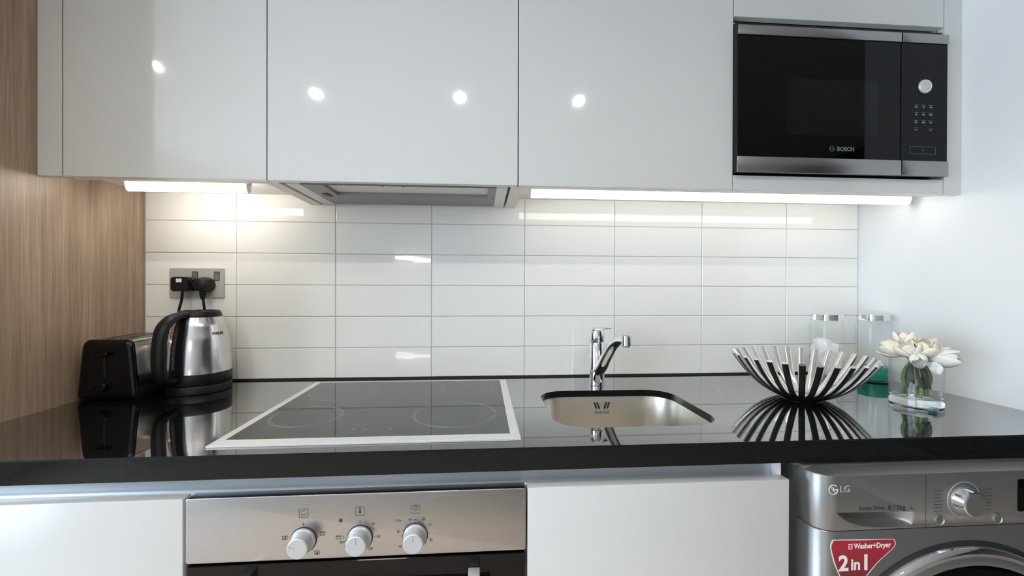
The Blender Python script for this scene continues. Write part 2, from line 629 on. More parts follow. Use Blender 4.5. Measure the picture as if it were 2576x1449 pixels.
# tiled backsplash: grout bed and every tile
bed = obj('grout_bed', B(XL, 0.0018, 0.0, XR, 0.006, 0.605), 'grout', wall_back)
obj('dark_joint_strip', B(XL, -0.0006, 0.0, XR, 0.0018, 0.0052), 'dark', wall_back, smooth=False)  # dark strip along the joint of wall and worktop
TX0, TPX, TZ0, TPZ, G = -0.7987, 0.3040, 0.1012, 0.1002, 0.0022
xs = [XL] + [TX0 + k * TPX for k in range(7)] + [XR]
zs = [0.0] + [TZ0 + k * TPZ for k in range(6)]
tile_mesh = {}
for ci in range(8):
    for ri in range(6):
        x0, x1 = xs[ci] + (G / 2 if ci else 0.003), xs[ci + 1] - (G / 2 if ci < 7 else 0.002)
        z0, z1 = zs[ri] + (G / 2 if ri else 0.0055), zs[ri + 1] - G / 2
        key = (round(x1 - x0, 4), round(z1 - z0, 4))
        if key not in tile_mesh:
            bm = nb()
            hx, hz = key[0] / 2, key[1] / 2
            bv = 0.0018
            loft(bm, [[(sx * (hx - i), y, sz * (hz - i)) for sx, sz in ((-1, -1), (1, -1), (1, 1), (-1, 1))]
                      for i, y in ((0, 0.003), (0, 0.0009), (bv * 0.35, 0.0003), (bv, 0.0))], False, True)
            o = obj('tile', bm, 'tile', None, smooth=False)
            tile_mesh[key] = o.data
        else:
            o = bpy.data.objects.new('tile', tile_mesh[key])
            COL.objects.link(o)
        o.parent = wall_back
        o.location = ((x0 + x1) / 2, 0.0, (z0 + z1) / 2)
        o.rotation_euler = (rnd.uniform(-0.0012, 0.0012), 0, rnd.uniform(-0.0012, 0.0012))

# ================================================================== UPPER CABINETS
C1, C2, C3, C4, C5 = -1.0162, -0.5525, 0.0635, 0.6351, 1.2397
ZT = CEIL - 0.02
UND = 0.588          # recessed underside
def upper_body(t, x0, x1, closed=True, low=(True, True)):
    bm = nb()
    s = 0.016
    box(bm, x0, -0.2895, ZCAB if low[0] else UND, x0 + s, 0.0, ZT)
    box(bm, x1 - s, -0.2895, ZCAB if low[1] else UND, x1, 0.0, ZT)
    if closed:
        box(bm, x0 + s, -0.2895, UND, x1 - s, 0.0, UND + 0.016)
        box(bm, x0 + (s if low[0] else 0), -0.2895, ZCAB + 0.001, x1 - (s if low[1] else 0), -0.272, UND)
    box(bm, x0 + s, -0.2895, ZT - 0.016, x1 - s, 0.0, ZT)
    box(bm, x0 + s, -0.006, UND + 0.016, x1 - s, 0.0, ZT - 0.016)
    return obj('body', bm, 'carcass', t, smooth=False)

def door(t, x0, x1, z0, z1, name='door', y=YCAB):
    return obj(name, B(x0 + 0.0013, y, z0, x1 - 0.0013, y + 0.0205, z1, 0.0008, 1), 'door', t, smooth=False)

t = thing('cabinet_filler', 'narrow glossy grey filler strip between wood panel and wall cabinet', 'filler panel', (XL, YCAB, ZCAB))
obj('panel', B(XL, YCAB, ZCAB, C1 - 0.0012, YCAB + 0.0205, ZT, 0.0008, 1), 'door', t, smooth=False)
obj('return', B(XL + 0.0005, YCAB + 0.0205, UND, C1 - 0.0002, 0.0, UND + 0.016), 'carcass', t, smooth=False)

t = thing('wall_cabinet', 'glossy grey wall cabinet above the kettle and toaster', 'cabinet', (C1, 0, ZCAB))
upper_body(t, C1, C2, True, (False, True))
door(t, C1, C2, ZCAB, ZT)

t = thing('hood_cabinet', 'glossy grey wall cabinet housing the cooker hood above the hob', 'cabinet', (C2, 0, ZCAB))
upper_body(t, C2, C3, False)
door(t, C2, C3, ZCAB, ZT)

t = thing('wall_cabinet', 'glossy grey wall cabinet above the sink, beside the microwave', 'cabinet', (C3, 0, ZCAB))
upper_body(t, C3, C4, True, (True, False))
door(t, C3, C4, ZCAB, ZT)

t = thing('microwave_cabinet', 'grey wall cabinet unit with an open niche around the microwave', 'cabinet', (C4, 0, ZCAB))
bm = nb()
box(bm, C4, -0.2895, UND, C4 + 0.004, 0.0, ZT)
box(bm, C5 - 0.004, -0.2895, UND, C5, 0.0, ZT)
box(bm, C4 + 0.004, -0.2895, UND, C5 - 0.004, 0.0, 0.596)
box(bm, C4 + 0.004, -0.2895, 0.9985, C5 - 0.004, 0.0, 1.0145)
box(bm, C4 + 0.004, -0.2895, ZT - 0.016, C5 - 0.004, 0.0, ZT)
box(bm, C4 + 0.004, -0.006, 0.596, C5 - 0.004, 0.0, ZT - 0.016)
box(bm, C4, -0.2895, ZCAB + 0.001, C5, -0.272, UND)
obj('body', bm, 'carcass', t, smooth=False)
obj('bottom_rail', B(C4 + 0.001, YCAB, ZCAB, C5 - 0.001, YCAB + 0.0205, 0.5965, 0.0008, 1), 'door', t, smooth=False)
obj('flap_door', B(C4 + 0.0013, YCAB, 1.0165, C5 - 0.0015, YCAB + 0.0205, ZT, 0.0008, 1), 'door', t, smooth=False)
bm = nb()
box(bm, C5 - 0.012, -0.288, 1.003, C5 - 0.0045, -0.270, 1.012)
obj('hinge', bm, 'alu', t, smooth=False)

t = thing('cabinet_filler', 'grey filler panel between the microwave cabinet and white wall', 'filler panel', (C5, YCAB, ZCAB))
obj('panel', B(C5 + 0.0012, YCAB - 0.0005, ZCAB, XR - 0.0005, YCAB + 0.0205, ZT, 0.0008, 1), 'door', t, smooth=False)
obj('return', B(C5 + 0.0002, YCAB + 0.0205, UND, XR - 0.0005, 0.0, UND + 0.016), 'carcass', t, smooth=False)

# cooker hood set into its cabinet
t = thing('cooker_hood', 'slim built-in cooker hood with grey rim under the wall cabinet', 'cooker hood', (-0.243, -0.15, ZCAB))
hx0, hx1, hy0, hy1 = -0.528, 0.040, -0.268, -0.0
obj('housing', B(hx0, hy0, 0.600, hx1, -0.008, 0.78), 'hoodlight', t, smooth=False)
obj('side_cheek', B(hx0, hy0, 0.5585, hx0 + 0.034, -0.008, 0.600), 'hoodlight', t, smooth=False)
obj('side_cheek', B(hx1 - 0.030, hy0, 0.5585, hx1, -0.008, 0.600), 'hoodlight', t, smooth=False)
bm = nb()
ox0, ox1, oy0, oy1 = hx0 + 0.034, hx1 - 0.030, hy0 + 0.004, -0.016
ix0, ix1, iy0, iy1 = ox0 + 0.050, ox1 - 0.022, oy0 + 0.012, oy1 - 0.115
outer = [(ox0, oy0), (ox1, oy0), (ox1, oy1), (ox0, oy1)]
inner = [(ix0, iy0), (ix1, iy0), (ix1, iy1), (ix0, iy1)]
loft(bm, [map3(outer, 'z', 0.575), map3(outer, 'z', 0.5590), map3(inner, 'z', 0.5620), map3(inner, 'z', 0.575)], False, False)
obj('rim', bm, 'hoodgrey', t, smooth=False)
obj('filter', B(ix0 - 0.004, iy0 - 0.004, 0.5715, ix1 + 0.004, iy1 + 0.004, 0.5995), 'filter', t, smooth=False)
for k in range(3):
    a = ix0 + 0.005 + k * (ix1 - ix0 - 0.01) / 3
    obj('visor_grip', B(a, iy0 - 0.006, 0.5655, a + (ix1 - ix0) / 3 - 0.02, iy0 + 0.006, 0.5720, 0.002), 'hoodlight', t)
for px in (-0.300, -0.244):
    obj('catch', B(px, iy0 + 0.030, 0.5680, px + 0.004, iy0 + 0.040, 0.5720), 'hoodgrey', t, smooth=False)
obj('button', B(ox0 + 0.016, -0.160, 0.5585, ox0 + 0.032, -0.120, 0.5625, 0.001), 'black', t)
obj('button', B(ox1 - 0.010, -0.150, 0.5580, ox1 - 0.006, -0.100, 0.5625, 0.001), 'hoodgrey', t)

# under-cabinet LED battens
def batten(x0, x1, y, label, lm):
    t = thing('under_cabinet_light', label, 'light', ((x0 + x1) / 2, y, 0.552), group='LED battens under the wall cabinets')
    obj('housing', B(x0, y - 0.012, 0.5745, x1, y + 0.012, UND, 0.001, 1), 'ledcase', t)
    bm = nb()
    prof = [(y + 0.0105 * math.cos(R(a)), 0.5745 + 0.0225 * math.sin(R(a))) for a in range(180, 361, 20)]
    loft(bm, [map3(prof, 'x', x0 + 0.004), map3(prof, 'x', x1 - 0.004)])
    obj('diffuser', bm, lm, t)
    for a, b in ((x0 + 0.002, x0 + 0.004), (x1 - 0.004, x1 - 0.002)):
        bm = nb()
        prof = [(y + 0.0115 * math.cos(R(q)), 0.5745 + 0.0232 * math.sin(R(q))) for q in range(180, 361, 20)]
        loft(bm, [map3(prof, 'x', a), map3(prof, 'x', b)])
        obj('end_cap', bm, 'ledcase', t)
    return t
t = batten(-0.978, -0.662, -0.180, 'short glowing LED batten under the cabinet above the kettle', 'led_short')
bm = nb()
tube(bm, [(-0.974, -0.180, 0.583), (-0.995, -0.184, 0.586), (-1.012, -0.19, 0.5865)], 0.0016, 6)
obj('lead', bm, 'white', t)
batten(0.106, 1.272, -0.190, 'long glowing LED batten under the cabinets above the sink', 'led_long')

# ================================================================== MICROWAVE
MX0, MX1, MZ0, MZ1, MY = 0.6335, 1.2275, 0.6000, 0.9820, -0.3305
t = thing('microwave', 'built-in microwave with black glass door and steel trim bars', 'microwave', (0.93, MY, MZ0))
obj('body', B(MX0 + 0.010, -0.310, MZ0 + 0.004, MX1 - 0.010, -0.02, MZ1 - 0.006), 'dark', t, smooth=False)
MXD = 1.0905
obj('gap_shade_strip', B(MX0 + 0.002, -0.318, MZ1 - 0.002, MX1 - 0.002, -0.29, 0.9960), 'dark', t, smooth=False)  # dark strip in place of the shaded gap above the microwave
dr = obj('door', B(MX0, MY, MZ0, MXD, -0.312, MZ1, 0.0012, 1), 'glassblack', t, smooth=False)
obj('top_trim', B(MX0 + 0.0005, MY - 0.0035, 0.9565, MXD - 0.0005, MY + 0.001, MZ1 - 0.0005, 0.0012), 'steel', dr)
obj('bottom_trim', B(MX0 - 0.001, MY - 0.0040, MZ0 - 0.0005, MXD - 0.0005, MY + 0.001, 0.6400, 0.0012), 'steel', dr)
bm = nb()
prism(bm, rrect(0.768, 0.700, 1.026, 0.849, 0.004), 'y', MY - 0.0004, MY + 0.001)
obj('window', bm, 'mwwin', dr)
lg = obj('emblem', ring_flat(nb(), (0.8951, MY - 0.0002, 0.6665), 0.0060, 0.0070, 40, 0.0004, axis='y'), 'printgrey', dr)
bm = nb()
for s in (-1, 1):
    ring_flat(bm, (0.8951 + s * 0.0012, MY - 0.0002, 0.6665), 0.0030, 0.0040, 16, 0.0004, -70 if s > 0 else 110, 70 if s > 0 else 250, axis='y')
box(bm, 0.8925, MY - 0.0006, 0.6661, 0.8977, MY - 0.0002, 0.6669)
obj('emblem_core', bm, 'printgrey', lg, smooth=False)
text_front('lettering', 'BOSCH', 0.0150, 0.9340, MY - 0.0004, 0.6662, 'printgrey', dr, bold=0.0006)
cp = obj('control_panel', B(MXD + 0.0022, MY, MZ0, MX1, -0.312, MZ1, 0.0012, 1), 'glassblack', t, smooth=False)
obj('top_trim', B(MXD + 0.0027, MY - 0.0035, 0.9565, MX1 - 0.0005, MY + 0.001, MZ1 - 0.0005, 0.0012), 'steel', cp)
obj('bottom_trim', B(MXD + 0.0027, MY - 0.0040, MZ0 - 0.0005, MX1 - 0.0005, MY + 0.001, 0.6400, 0.0012), 'steel', cp)
kb = nb()
lathe(kb, [(0, -0.0045), (0.0150, -0.0045), (0.0165, -0.0040), (0.0178, -0.0025), (0.0185, 0.0), (0.0185, 0.0008)], 40, (1.1600, MY, 0.8411), 'y')
obj('knob', kb, 'knob', cp)
obj('knob_ring', ring_flat(nb(), (1.1600, MY - 0.0045, 0.8411), 0.0145, 0.0160, 40, 0.0006, axis='y'), 'white', cp)
for ri, zz in enumerate((0.7870, 0.7665, 0.7455, 0.7255)):
    for ci, xx in enumerate((1.1355, 1.1570, 1.1780)):
        if ri == 3 and ci == 1:
            continue
        bm = nb()
        box(bm, xx - 0.0060, MY - 0.0005, zz + 0.0034, xx + 0.0060, MY + 0.0001, zz + 0.0040)
        wv = (0.0040, 0.0028, 0.0035)[(ri + ci) % 3]
        box(bm, xx - wv, MY - 0.0005, zz - 0.0028, xx + wv, MY + 0.0001, zz + 0.0002)
        obj('key', bm, 'printlight' if ri < 3 else 'printgrey', cp, smooth=False)
bm = nb()
frame_front(bm, [(1.118, 0.659), (1.193, 0.659), (1.193, 0.679), (1.118, 0.679)], [(1.1188, 0.6598), (1.1922, 0.6598), (1.1922, 0.6782), (1.1188, 0.6782)], MY - 0.0004, MY + 0.0001)
box(bm, 1.1545, MY - 0.0005, 0.6680, 1.1575, MY + 0.0001, 0.6705)
obj('display', bm, 'printgrey', cp, smooth=False)

# ================================================================== WORKTOP with sink cut-out
YF = -0.6015
SX0, SX1, SY0, SY1 = 0.1315, 0.5065, -0.5010, -0.1895
bm = nb()
e_ = 0.0022
outer_top = [(XL, -0.0008), (XL, YF + e_), (XR, YF + e_), (XR, -0.0008)]
hole = rrect(SX0, SY0, SX1, SY1, 0.072, 10)
SL = -0.018
vo, vi = hole_plate(bm, outer_top, hole, 'z', 0.0)
mid = [bm.verts.new((x, y if y > -0.1 else YF, -e_)) for x, y in outer_top]
ap0 = [bm.verts.new((x, y if y > -0.1 else YF, -0.0422)) for x, y in outer_top]
bridge(bm, vo, mid)
vi2 = [bm.verts.new((x, y, SL)) for x, y in hole]
bridge(bm, vi, vi2)
# front apron and slab underside
for a, b in ((0, 1), (1, 2), (2, 3), (3, 0)):
    pass
back0, f0, f1, back1 = mid
lowb0 = bm.verts.new((XL, -0.0008, SL)); lowb1 = bm.verts.new((XR, -0.0008, SL))
in0 = bm.verts.new((XL, -0.5750, SL)); in1 = bm.verts.new((XR, -0.5750, SL))
ap0i = bm.verts.new((XL, -0.5750, -0.0422)); ap1i = bm.verts.new((XR, -0.5750, -0.0422))
for v in ap0:
    pass
bm.faces.new((f0, f1, ap0[2], ap0[1]))
bm.faces.new((ap0[1], ap0[2], ap1i, ap0i))
bm.faces.new((ap0i, ap1i, in1, in0))
bm.faces.new((back0, back1, lowb1, lowb0))
bm.faces.new((back0, f0, in0, lowb0))
bm.faces.new((f0, ap0[1], ap0i, in0))
bm.faces.new((back1, f1, in1, lowb1))
bm.faces.new((f1, ap0[2], ap1i, in1))
for v in (ap0[0], ap0[3]):
    bm.verts.remove(v)
es = []
for vv in ([lowb0, in0, in1, lowb1], vi2):
    for i in range(len(vv)):
        a, b = vv[i], vv[(i + 1) % len(vv)]
        es.append(bm.edges.get((a, b)) or bm.edges.new((a, b)))
bmesh.ops.triangle_fill(bm, edges=es, use_beauty=True, use_dissolve=False)
tag(obj('worktop', bm, 'granite', None, sharp=30), 'polished black granite worktop running wall to wall', 'worktop')

# ================================================================== HOB
HX0, HX1, HY0, HY1 = -0.5346, 0.0484, -0.5645, -0.0515
t = thing('hob', 'black glass ceramic hob with four rings and a steel frame', 'hob', ((HX0 + HX1) / 2, (HY0 + HY1) / 2, 0))
bm = nb()
def rc(i, z, f=0.0):
    return [(HX0 + i, HY0 + i + f, z), (HX1 - i, HY0 + i + f, z), (HX1 - i, HY1 - i, z), (HX0 + i, HY1 - i, z)]
ga = [(HX0 + 0.0195, HY0 + 0.026, 0.0052), (HX1 - 0.0195, HY0 + 0.026, 0.0052), (HX1 - 0.0195, HY1 - 0.0110, 0.0052), (HX0 + 0.0195, HY1 - 0.0110, 0.0052)]
gb = [(x, y, 0.0008) for x, y, z in ga]
loft(bm, [rc(0, 0.0003), rc(0, 0.0032), rc(0.002, 0.0044), ga, gb], False, False)
obj('frame', bm, 'frame', t, smooth=False)
gl = obj('glass', B(HX0 + 0.0195, HY0 + 0.026, 0.0008, HX1 - 0.0195, HY1 - 0.0110, 0.0046), 'hobglass', t, smooth=False)
for (cx, cy, r) in ((-0.422, -0.396, 0.077), (-0.0895, -0.400, 0.0955), (-0.408, -0.182, 0.090), (-0.0665, -0.163, 0.0765)):
    bm = nb()
    ring_flat(bm, (cx, cy, 0.0046), r - 0.0011, r, 72, 0.00025)
    ring_flat(bm, (cx, cy, 0.0046), r - 0.0055, r - 0.0047, 72, 0.00025)
    obj('cooking_zone', bm, 'ring', gl, smooth=False)
text_top('lettering', 'BOSCH', 0.0125, -0.262, -0.464, 0.0048, 'printlight', gl)
obj('emblem', ring_flat(nb(), (-0.292, -0.464, 0.0046), 0.004, 0.0052, 24, 0.0003), 'printlight', gl, smooth=False)
for k, xx in enumerate((-0.290, -0.266, -0.244, -0.216)):
    bm = nb()
    ring_flat(bm, (xx, -0.492 - 0.004 * (k % 2), 0.0046), 0.0030, 0.0038, 16, 0.0003)
    obj('touch_mark', bm, 'ring', gl, smooth=False)

# ================================================================== SINK
t = thing('sink', 'small undermount stainless steel sink with rounded corners', 'sink', (0.319, -0.345, -0.19))
bm = nb()
def sl(i, z, r):
    return map3(rrect(SX0 - 0.004 + i, SY0 - 0.004 + i, SX1 + 0.004 - i, SY1 + 0.004 - i, r, 10), 'z', z)
loft(bm, [sl(-0.018, -0.0185, 0.09), sl(-0.001, -0.0185, 0.074), sl(0.0, -0.022, 0.074), sl(0.004, -0.10, 0.072), sl(0.009, -0.158, 0.070), sl(0.014, -0.172, 0.066), sl(0.026, -0.182, 0.056), sl(0.05, -0.186, 0.04)], False, True)
obj('bowl', bm, 'sink', t, recalc=True)
bm = nb()
lathe(bm, [(0.0, -0.1835), (0.012, -0.1835), (0.03, -0.184), (0.042, -0.1832), (0.043, -0.1858)], 40, (0.319, -0.345, 0))
obj('drain', bm, 'chrome', t)
wy = SY1 + 0.0015
for k, (x, lean) in enumerate(((0.3005, 1), (0.3085, 1), (0.3295, -1), (0.3380, -1))):
    bm = nb()
    d = 0.0026 * lean
    pts = []
    for a in range(0, 181, 30):
        pts.append((x - d + 0.0022 * math.cos(R(a)), -0.0370 + 0.0022 * math.sin(R(a))))
    for a in range(180, 361, 30):
        pts.append((x + d + 0.0022 * math.cos(R(a)), -0.0515 + 0.0022 * math.sin(R(a))))
    prism(bm, pts, 'y', wy - 0.0012, wy + 0.0006)
    obj('overflow_slot', bm, 'dark', t, smooth=False)
bm = nb()
lathe(bm, [(0, -0.0018), (0.003, -0.0015), (0.0038, 0.0)], 20, (0.3193, wy, -0.0440), 'y')
obj('overflow_screw', bm, 'chrome', t)
text_front('lettering', 'FRANKE', 0.0125, 0.3195, wy - 0.0008, -0.0645, 'steel', t, depth=0.0008, sx=0.95)

# ================================================================== MIXER TAP
t = thing('mixer_tap', 'chrome single-lever mixer tap behind the sink', 'tap', (0.322, -0.124, 0.0))
bm = nb()
lathe(bm, [(0, 0), (0.0245, 0.0), (0.0248, 0.003), (0.0242, 0.02), (0.0228, 0.06), (0.0222, 0.130), (0.0214, 0.1315), (0.0, 0.1315)], 40)
obj('body', bm, 'chrome', t, world=False)
bm = nb()
lathe(bm, [(0, 0.1325), (0.0214, 0.1325), (0.0222, 0.1340), (0.0220, 0.158), (0.0205, 0.166), (0.0165, 0.1725), (0.009, 0.1762), (0, 0.1775)], 40)
cap = obj('lever_cap', bm, 'chrome', t, world=False)
bm = nb()
tube(bm, smooth_path([(0.004, 0.002, 0.1705), (0.020, 0.008, 0.1722), (0.034, 0.013, 0.1716), (0.0465, 0.018, 0.1706)], 5), [0.013] * 5 + [0.012] * 5 + [0.010] * 5 + [0.007], 14, 0.34)
obj('lever', bm, 'chrome', cap, world=False)
bm = nb()
sd = Vector((0.036, -0.156, 0))
pth = smooth_path([sd * 0.0 + Vector((0, 0, 0.045)), sd * 0.16 + Vector((0, 0, 0.0560)), sd * 0.36 + Vector((0, 0, 0.095)), sd * 0.58 + Vector((0, 0, 0.132)), sd * 0.80 + Vector((0, 0, 0.1515)), sd * 1.0 + Vector((0, 0, 0.1545))], 7)
n_ = len(pth)
tube(bm, pth, [0.0185 - 0.0050 * (i / (n_ - 1)) for i in range(n_)], 20, 0.85)
obj('spout', bm, 'chrome', t, world=False)
bm = nb()
lathe(bm, [(0, 0.1685), (0.0118, 0.1685), (0.0130, 0.1672), (0.0130, 0.1425), (0.0122, 0.1415), (0, 0.1415)], 32, (sd.x, sd.y, 0))
nz = obj('nozzle', bm, 'chrome', t, world=False)
bm = nb()
lathe(bm, [(0, 0.142), (0.0100, 0.142), (0.0100, 0.1385), (0.0085, 0.1375), (0, 0.1378)], 28, (sd.x, sd.y, 0))
obj('aerator', bm, 'hoodgrey', nz, world=False)

# ================================================================== SOCKET AND PLUGS
t = thing('wall_socket', 'double satin metal wall socket with two rocker switches', 'socket', (-0.9130, 0, 0.2613))
PX0, PX1, PZ0, PZ1 = -0.9935, -0.8325, 0.2615, 0.3535
bm = nb()
plate(bm, rrect(PX0, PZ0, PX1, PZ1, 0.002, 2), 'y', 0.0, -0.0065, 0.0012)
pl = obj('plate', bm, 'socket', t, smooth=False)
for sx in (-0.9178, -0.8531):
    bm = nb()
    frame_front(bm, rrect(sx - 0.0085, 0.3150, sx + 0.0085, 0.3430, 0.001, 2), rrect(sx - 0.0068, 0.3168, sx + 0.0068, 0.3412, 0.0006, 2), -0.0075, -0.004)
    obj('switch_surround', bm, 'dark', pl, smooth=False)
    bm = nb()
    loft(bm, [[(sx - 0.0066, -0.004, z), (sx + 0.0066, -0.004, z), (sx + 0.0066, y, z), (sx - 0.0066, y, z)] for z, y in ((0.317, -0.0070), (0.329, -0.0078), (0.341, -0.0105))])
    obj('switch', bm, 'switch', pl, smooth=False)

def plug(x, z, label, square, sticker, cordpts):
    t = thing('power_plug', label, 'plug', (x, -0.0065, z), group='plugs in the wall socket')
    bm = nb()
    hw, hh = (0.0262, 0.0225) if square else (0.0250, 0.0235)
    def lp(s, y, dz=0.0):
        if square:
            q = rrect(-hw * s, -hh * s, hw * s, hh * s, 0.009 * s, 5)
        else:
            q = [(hw * s * math.cos(2 * math.pi * k / 28), hh * s * math.sin(2 * math.pi * k / 28)) for k in range(28)]
        return [(a, y, b + dz) for a, b in q]
    if square:
        loft(bm, [lp(0.92, -0.0002), lp(0.95, -0.012), lp(0.82, -0.016), lp(0.90, -0.022), lp(1.0, -0.026), lp(1.0, -0.038), lp(0.93, -0.042)])
    else:
        loft(bm, [lp(0.97, -0.0002), lp(1.0, -0.010), lp(1.0, -0.020), lp(0.93, -0.031), lp(0.78, -0.040), lp(0.5, -0.044)])
    bd = obj('plug_body', bm, 'black', t, world=False)
    if sticker:
        obj('sticker', B(-0.0085, -0.0428, 0.0055, 0.0075, -0.0405, 0.0165), 'white', bd, world=False, smooth=False)
    bm = nb()
    zc0 = -hh * 0.8
    if not square:
        lathe(bm, [(0.0085, 0.006), (0.0095, -0.004), (0.0085, -0.012), (0.0065, -0.024), (0.0050, -0.026), (0, -0.026)], 16, (0.0, -0.022, zc0))
        obj('strain_relief', bm, 'black', t, world=False)
        bm = nb()
    tube(bm, smooth_path(cordpts, 6), 0.0036, 10, up=(0, 1, 0))
    obj('cord', bm, 'black', t, world=False)
    return t
plug(-0.9360, 0.3035, 'square black plug with a white sticker in the socket', True, True,
     [(0.002, -0.030, -0.018), (-0.001, -0.030, -0.050), (-0.008, -0.030, -0.078), (-0.020, -0.020, -0.110), (-0.034, -0.013, -0.145), (-0.040, -0.011, -0.210), (-0.040, -0.011, -0.262), (-0.036, -0.011, -0.299)])
plug(-0.8805, 0.3020, 'rounded black plug in the socket behind the kettle lid', False, False,
     [(0.0, -0.022, -0.036), (0.003, -0.022, -0.060), (0.005, -0.020, -0.090), (0.006, -0.016, -0.150), (0.006, -0.012, -0.220), (0.006, -0.010, -0.298)])

# ================================================================== TOASTER
t = thing('toaster', 'black and steel long-slot toaster standing against the wood panel', 'toaster', (-0.9920, -0.1270, 0.0))
def tsec(y, s=1.0, top=0.157, bot=0.006, lo=0.0725, hi=0.0610, r=0.020):
    """rounded trapezoid section in xz"""
    q = []
    z1 = bot + (top - bot) * (0.5 + 0.5 * s)
    z0 = bot + (top - bot) * (0.5 - 0.5 * s) if s < 1 else bot
    lo, hi = lo * s, hi * s
    for cx, cz, a0 in ((hi - r, z1 - r, 0), (-hi + r, z1 - r, 90)):
        for k in range(7):
            a = R(a0 + 90 * k / 6)
            q.append((cx + r * math.cos(a), cz + r * math.sin(a)))
    rb = 0.006
    for cx, cz, a0 in ((-lo + rb, z0 + rb, 180), (lo - rb, z0 + rb, 270)):
        for k in range(4):
            a = R(a0 + 90 * k / 3)
            q.append((cx + rb * math.cos(a), cz + rb * math.sin(a)))
    return [(a, y, b) for a, b in q]
bm = nb()
loft(bm, [tsec(-0.086, 1, 0.1560), tsec(0.078, 1, 0.1560)], False, False)
obj('steel_shell', bm, 'steel_v', t, world=False)
bm = nb()
loft(bm, [tsec(-0.086, 1.012, 0.1578), tsec(-0.0905, 1.01, 0.1575), tsec(-0.0945, 0.98, 0.1565), tsec(-0.0970, 0.92, 0.1555), tsec(-0.0980, 0.84, 0.1555)])
fe = obj('end_cap', bm, 'blackgloss', t, world=False)
bm = nb()
loft(bm, [tsec(0.078, 1.015, 0.1578), tsec(0.086, 1.01, 0.1575), tsec(0.092, 0.95, 0.1565), tsec(0.094, 0.85, 0.1555)])
obj('end_cap', bm, 'blackgloss', t, world=False)
bm = nb()
loft(bm, [tsec(-0.0870, 1.018, 0.1582), tsec(-0.0855, 1.018, 0.1582)], False, False)
obj('edge_trim', bm, 'chrome', t, world=False)
obj('base', B(-0.0730, -0.088, 0.003, 0.073, 0.088, 0.030, 0.004), 'black', t, world=False)
for k in range(4):
    bm = nb()
    lathe(bm, [(0, 0), (0.007, 0), (0.008, 0.003), (0.008, 0.005), (0, 0.005)], 12, ((-1) ** k * 0.055, 0.07 if k < 2 else -0.07, 0))
    obj('foot', bm, 'black', t, world=False)
for sx in (-0.024, 0.020):
    bm = nb()
    frame_front(bm, [(sx - 0.016, -0.062), (sx + 0.016, -0.062), (sx + 0.016, 0.070), (sx - 0.016, 0.070)], [(sx - 0.010, -0.056), (sx + 0.010, -0.056), (sx + 0.010, 0.064), (sx - 0.010, 0.064)], 0.0, 0.0035)
    for v in bm.verts:
        v.co = Vector((v.co.x, v.co.z, 0.1595 - v.co.y))
    obj('slot_rim', bm, 'steel_v', t, world=False, smooth=False)
    obj('slot', B(sx - 0.010, -0.056, 0.1558, sx + 0.010, 0.064, 0.1567), 'dark', t, world=False, smooth=False)
obj('crumb_lift', B(0.026, 0.050, 0.159, 0.040, 0.060, 0.163, 0.001), 'chrome', t, world=False)
obj('lever_slot', B(-0.006, -0.0985, 0.060, -0.002, -0.0975, 0.128), 'dark', fe, world=False, smooth=False)
bm = nb()
box(bm, -0.024, -0.112, 0.118, 0.012, -0.0975, 0.128, 0.003)
obj('lever', bm, 'blackgloss', fe, world=False)
bm = nb()
lathe(bm, [(0, -0.012), (0.010, -0.012), (0.012, -0.010), (0.013, 0.0)], 24, (-0.005, -0.0980, 0.038), 'y')
obj('browning_dial', bm, 'blackgloss', fe, world=False)
obj('button', B(-0.040, -0.1010, 0.032, -0.026, -0.0975, 0.038, 0.001), 'blackgloss', fe, world=False)

# ================================================================== KETTLE
KX, KY = -0.8380, -0.1080
t = thing('kettle', 'brushed steel electric kettle with black handle, lid and base', 'kettle', (KX, KY, 0.0))
kprof = [(0.055, 0.0772), (0.075, 0.0770), (0.10, 0.0760), (0.125, 0.0742), (0.150, 0.0708), (0.170, 0.0663), (0.190, 0.0625), (0.205, 0.0560), (0.2105, 0.0535)]
def kr(z):
    for (a, ra), (b, rb) in zip(kprof, kprof[1:]):
        if z <= b:
            return ra + (rb - ra) * (z - a) / (b - a)
    return kprof[-1][1]
bm = nb()
lathe(bm, [(kr(z), z) for z in [0.052 + 0.0066 * k for k in range(25)]], 72)
bd = obj('body', bm, 'steel_v', t, world=False)
bm = nb()
lathe(bm, [(0, 0.0), (0.0765, 0.0), (0.0780, 0.002), (0.0780, 0.020), (0.0765, 0.0225), (0, 0.0225)], 64)
obj('power_base', bm, 'black', t, world=False)
bm = nb()
lathe(bm, [(0, 0.0232), (0.0765, 0.0232), (0.0778, 0.0255), (0.0780, 0.0535), (0.0770, 0.0560), (0.0, 0.0560)], 64)
obj('base_ring', bm, 'black', t, world=False)
bm = nb()
lathe(bm, [(0.0535, 0.2095), (0.0540, 0.2125), (0.0525, 0.2190), (0.0485, 0.2265), (0.0455, 0.2280), (0.0425, 0.2270), (0.0400, 0.2245), (0.015, 0.2255), (0, 0.2258)], 56)
ld = obj('lid', bm, 'black', t, world=False)
HA = math.atan2(-0.84 * math.sin(R(47)) * 1 - 0.54 * math.cos(R(47)), -0.84 * math.cos(R(47)) + 0.54 * math.sin(R(47)))
hv = Vector((math.cos(HA), math.sin(HA), 0))
tv = Vector((-hv.y, hv.x, 0))
def hp(r, z, s=0.0):
    return hv * r + tv * s + Vector((0, 0, z))
bm = nb()
box(bm, -0.012, -0.018, 0.2250, 0.012, 0.018, 0.2295, 0.003)
bmesh.ops.rotate(bm, verts=bm.verts[:], cent=(0, 0, 0), matrix=Matrix.Rotation(HA, 3, 'Z'))
bmesh.ops.translate(bm, verts=bm.verts[:], vec=hv * 0.024)
obj('lid_latch', bm, 'blackgloss', ld, world=False)
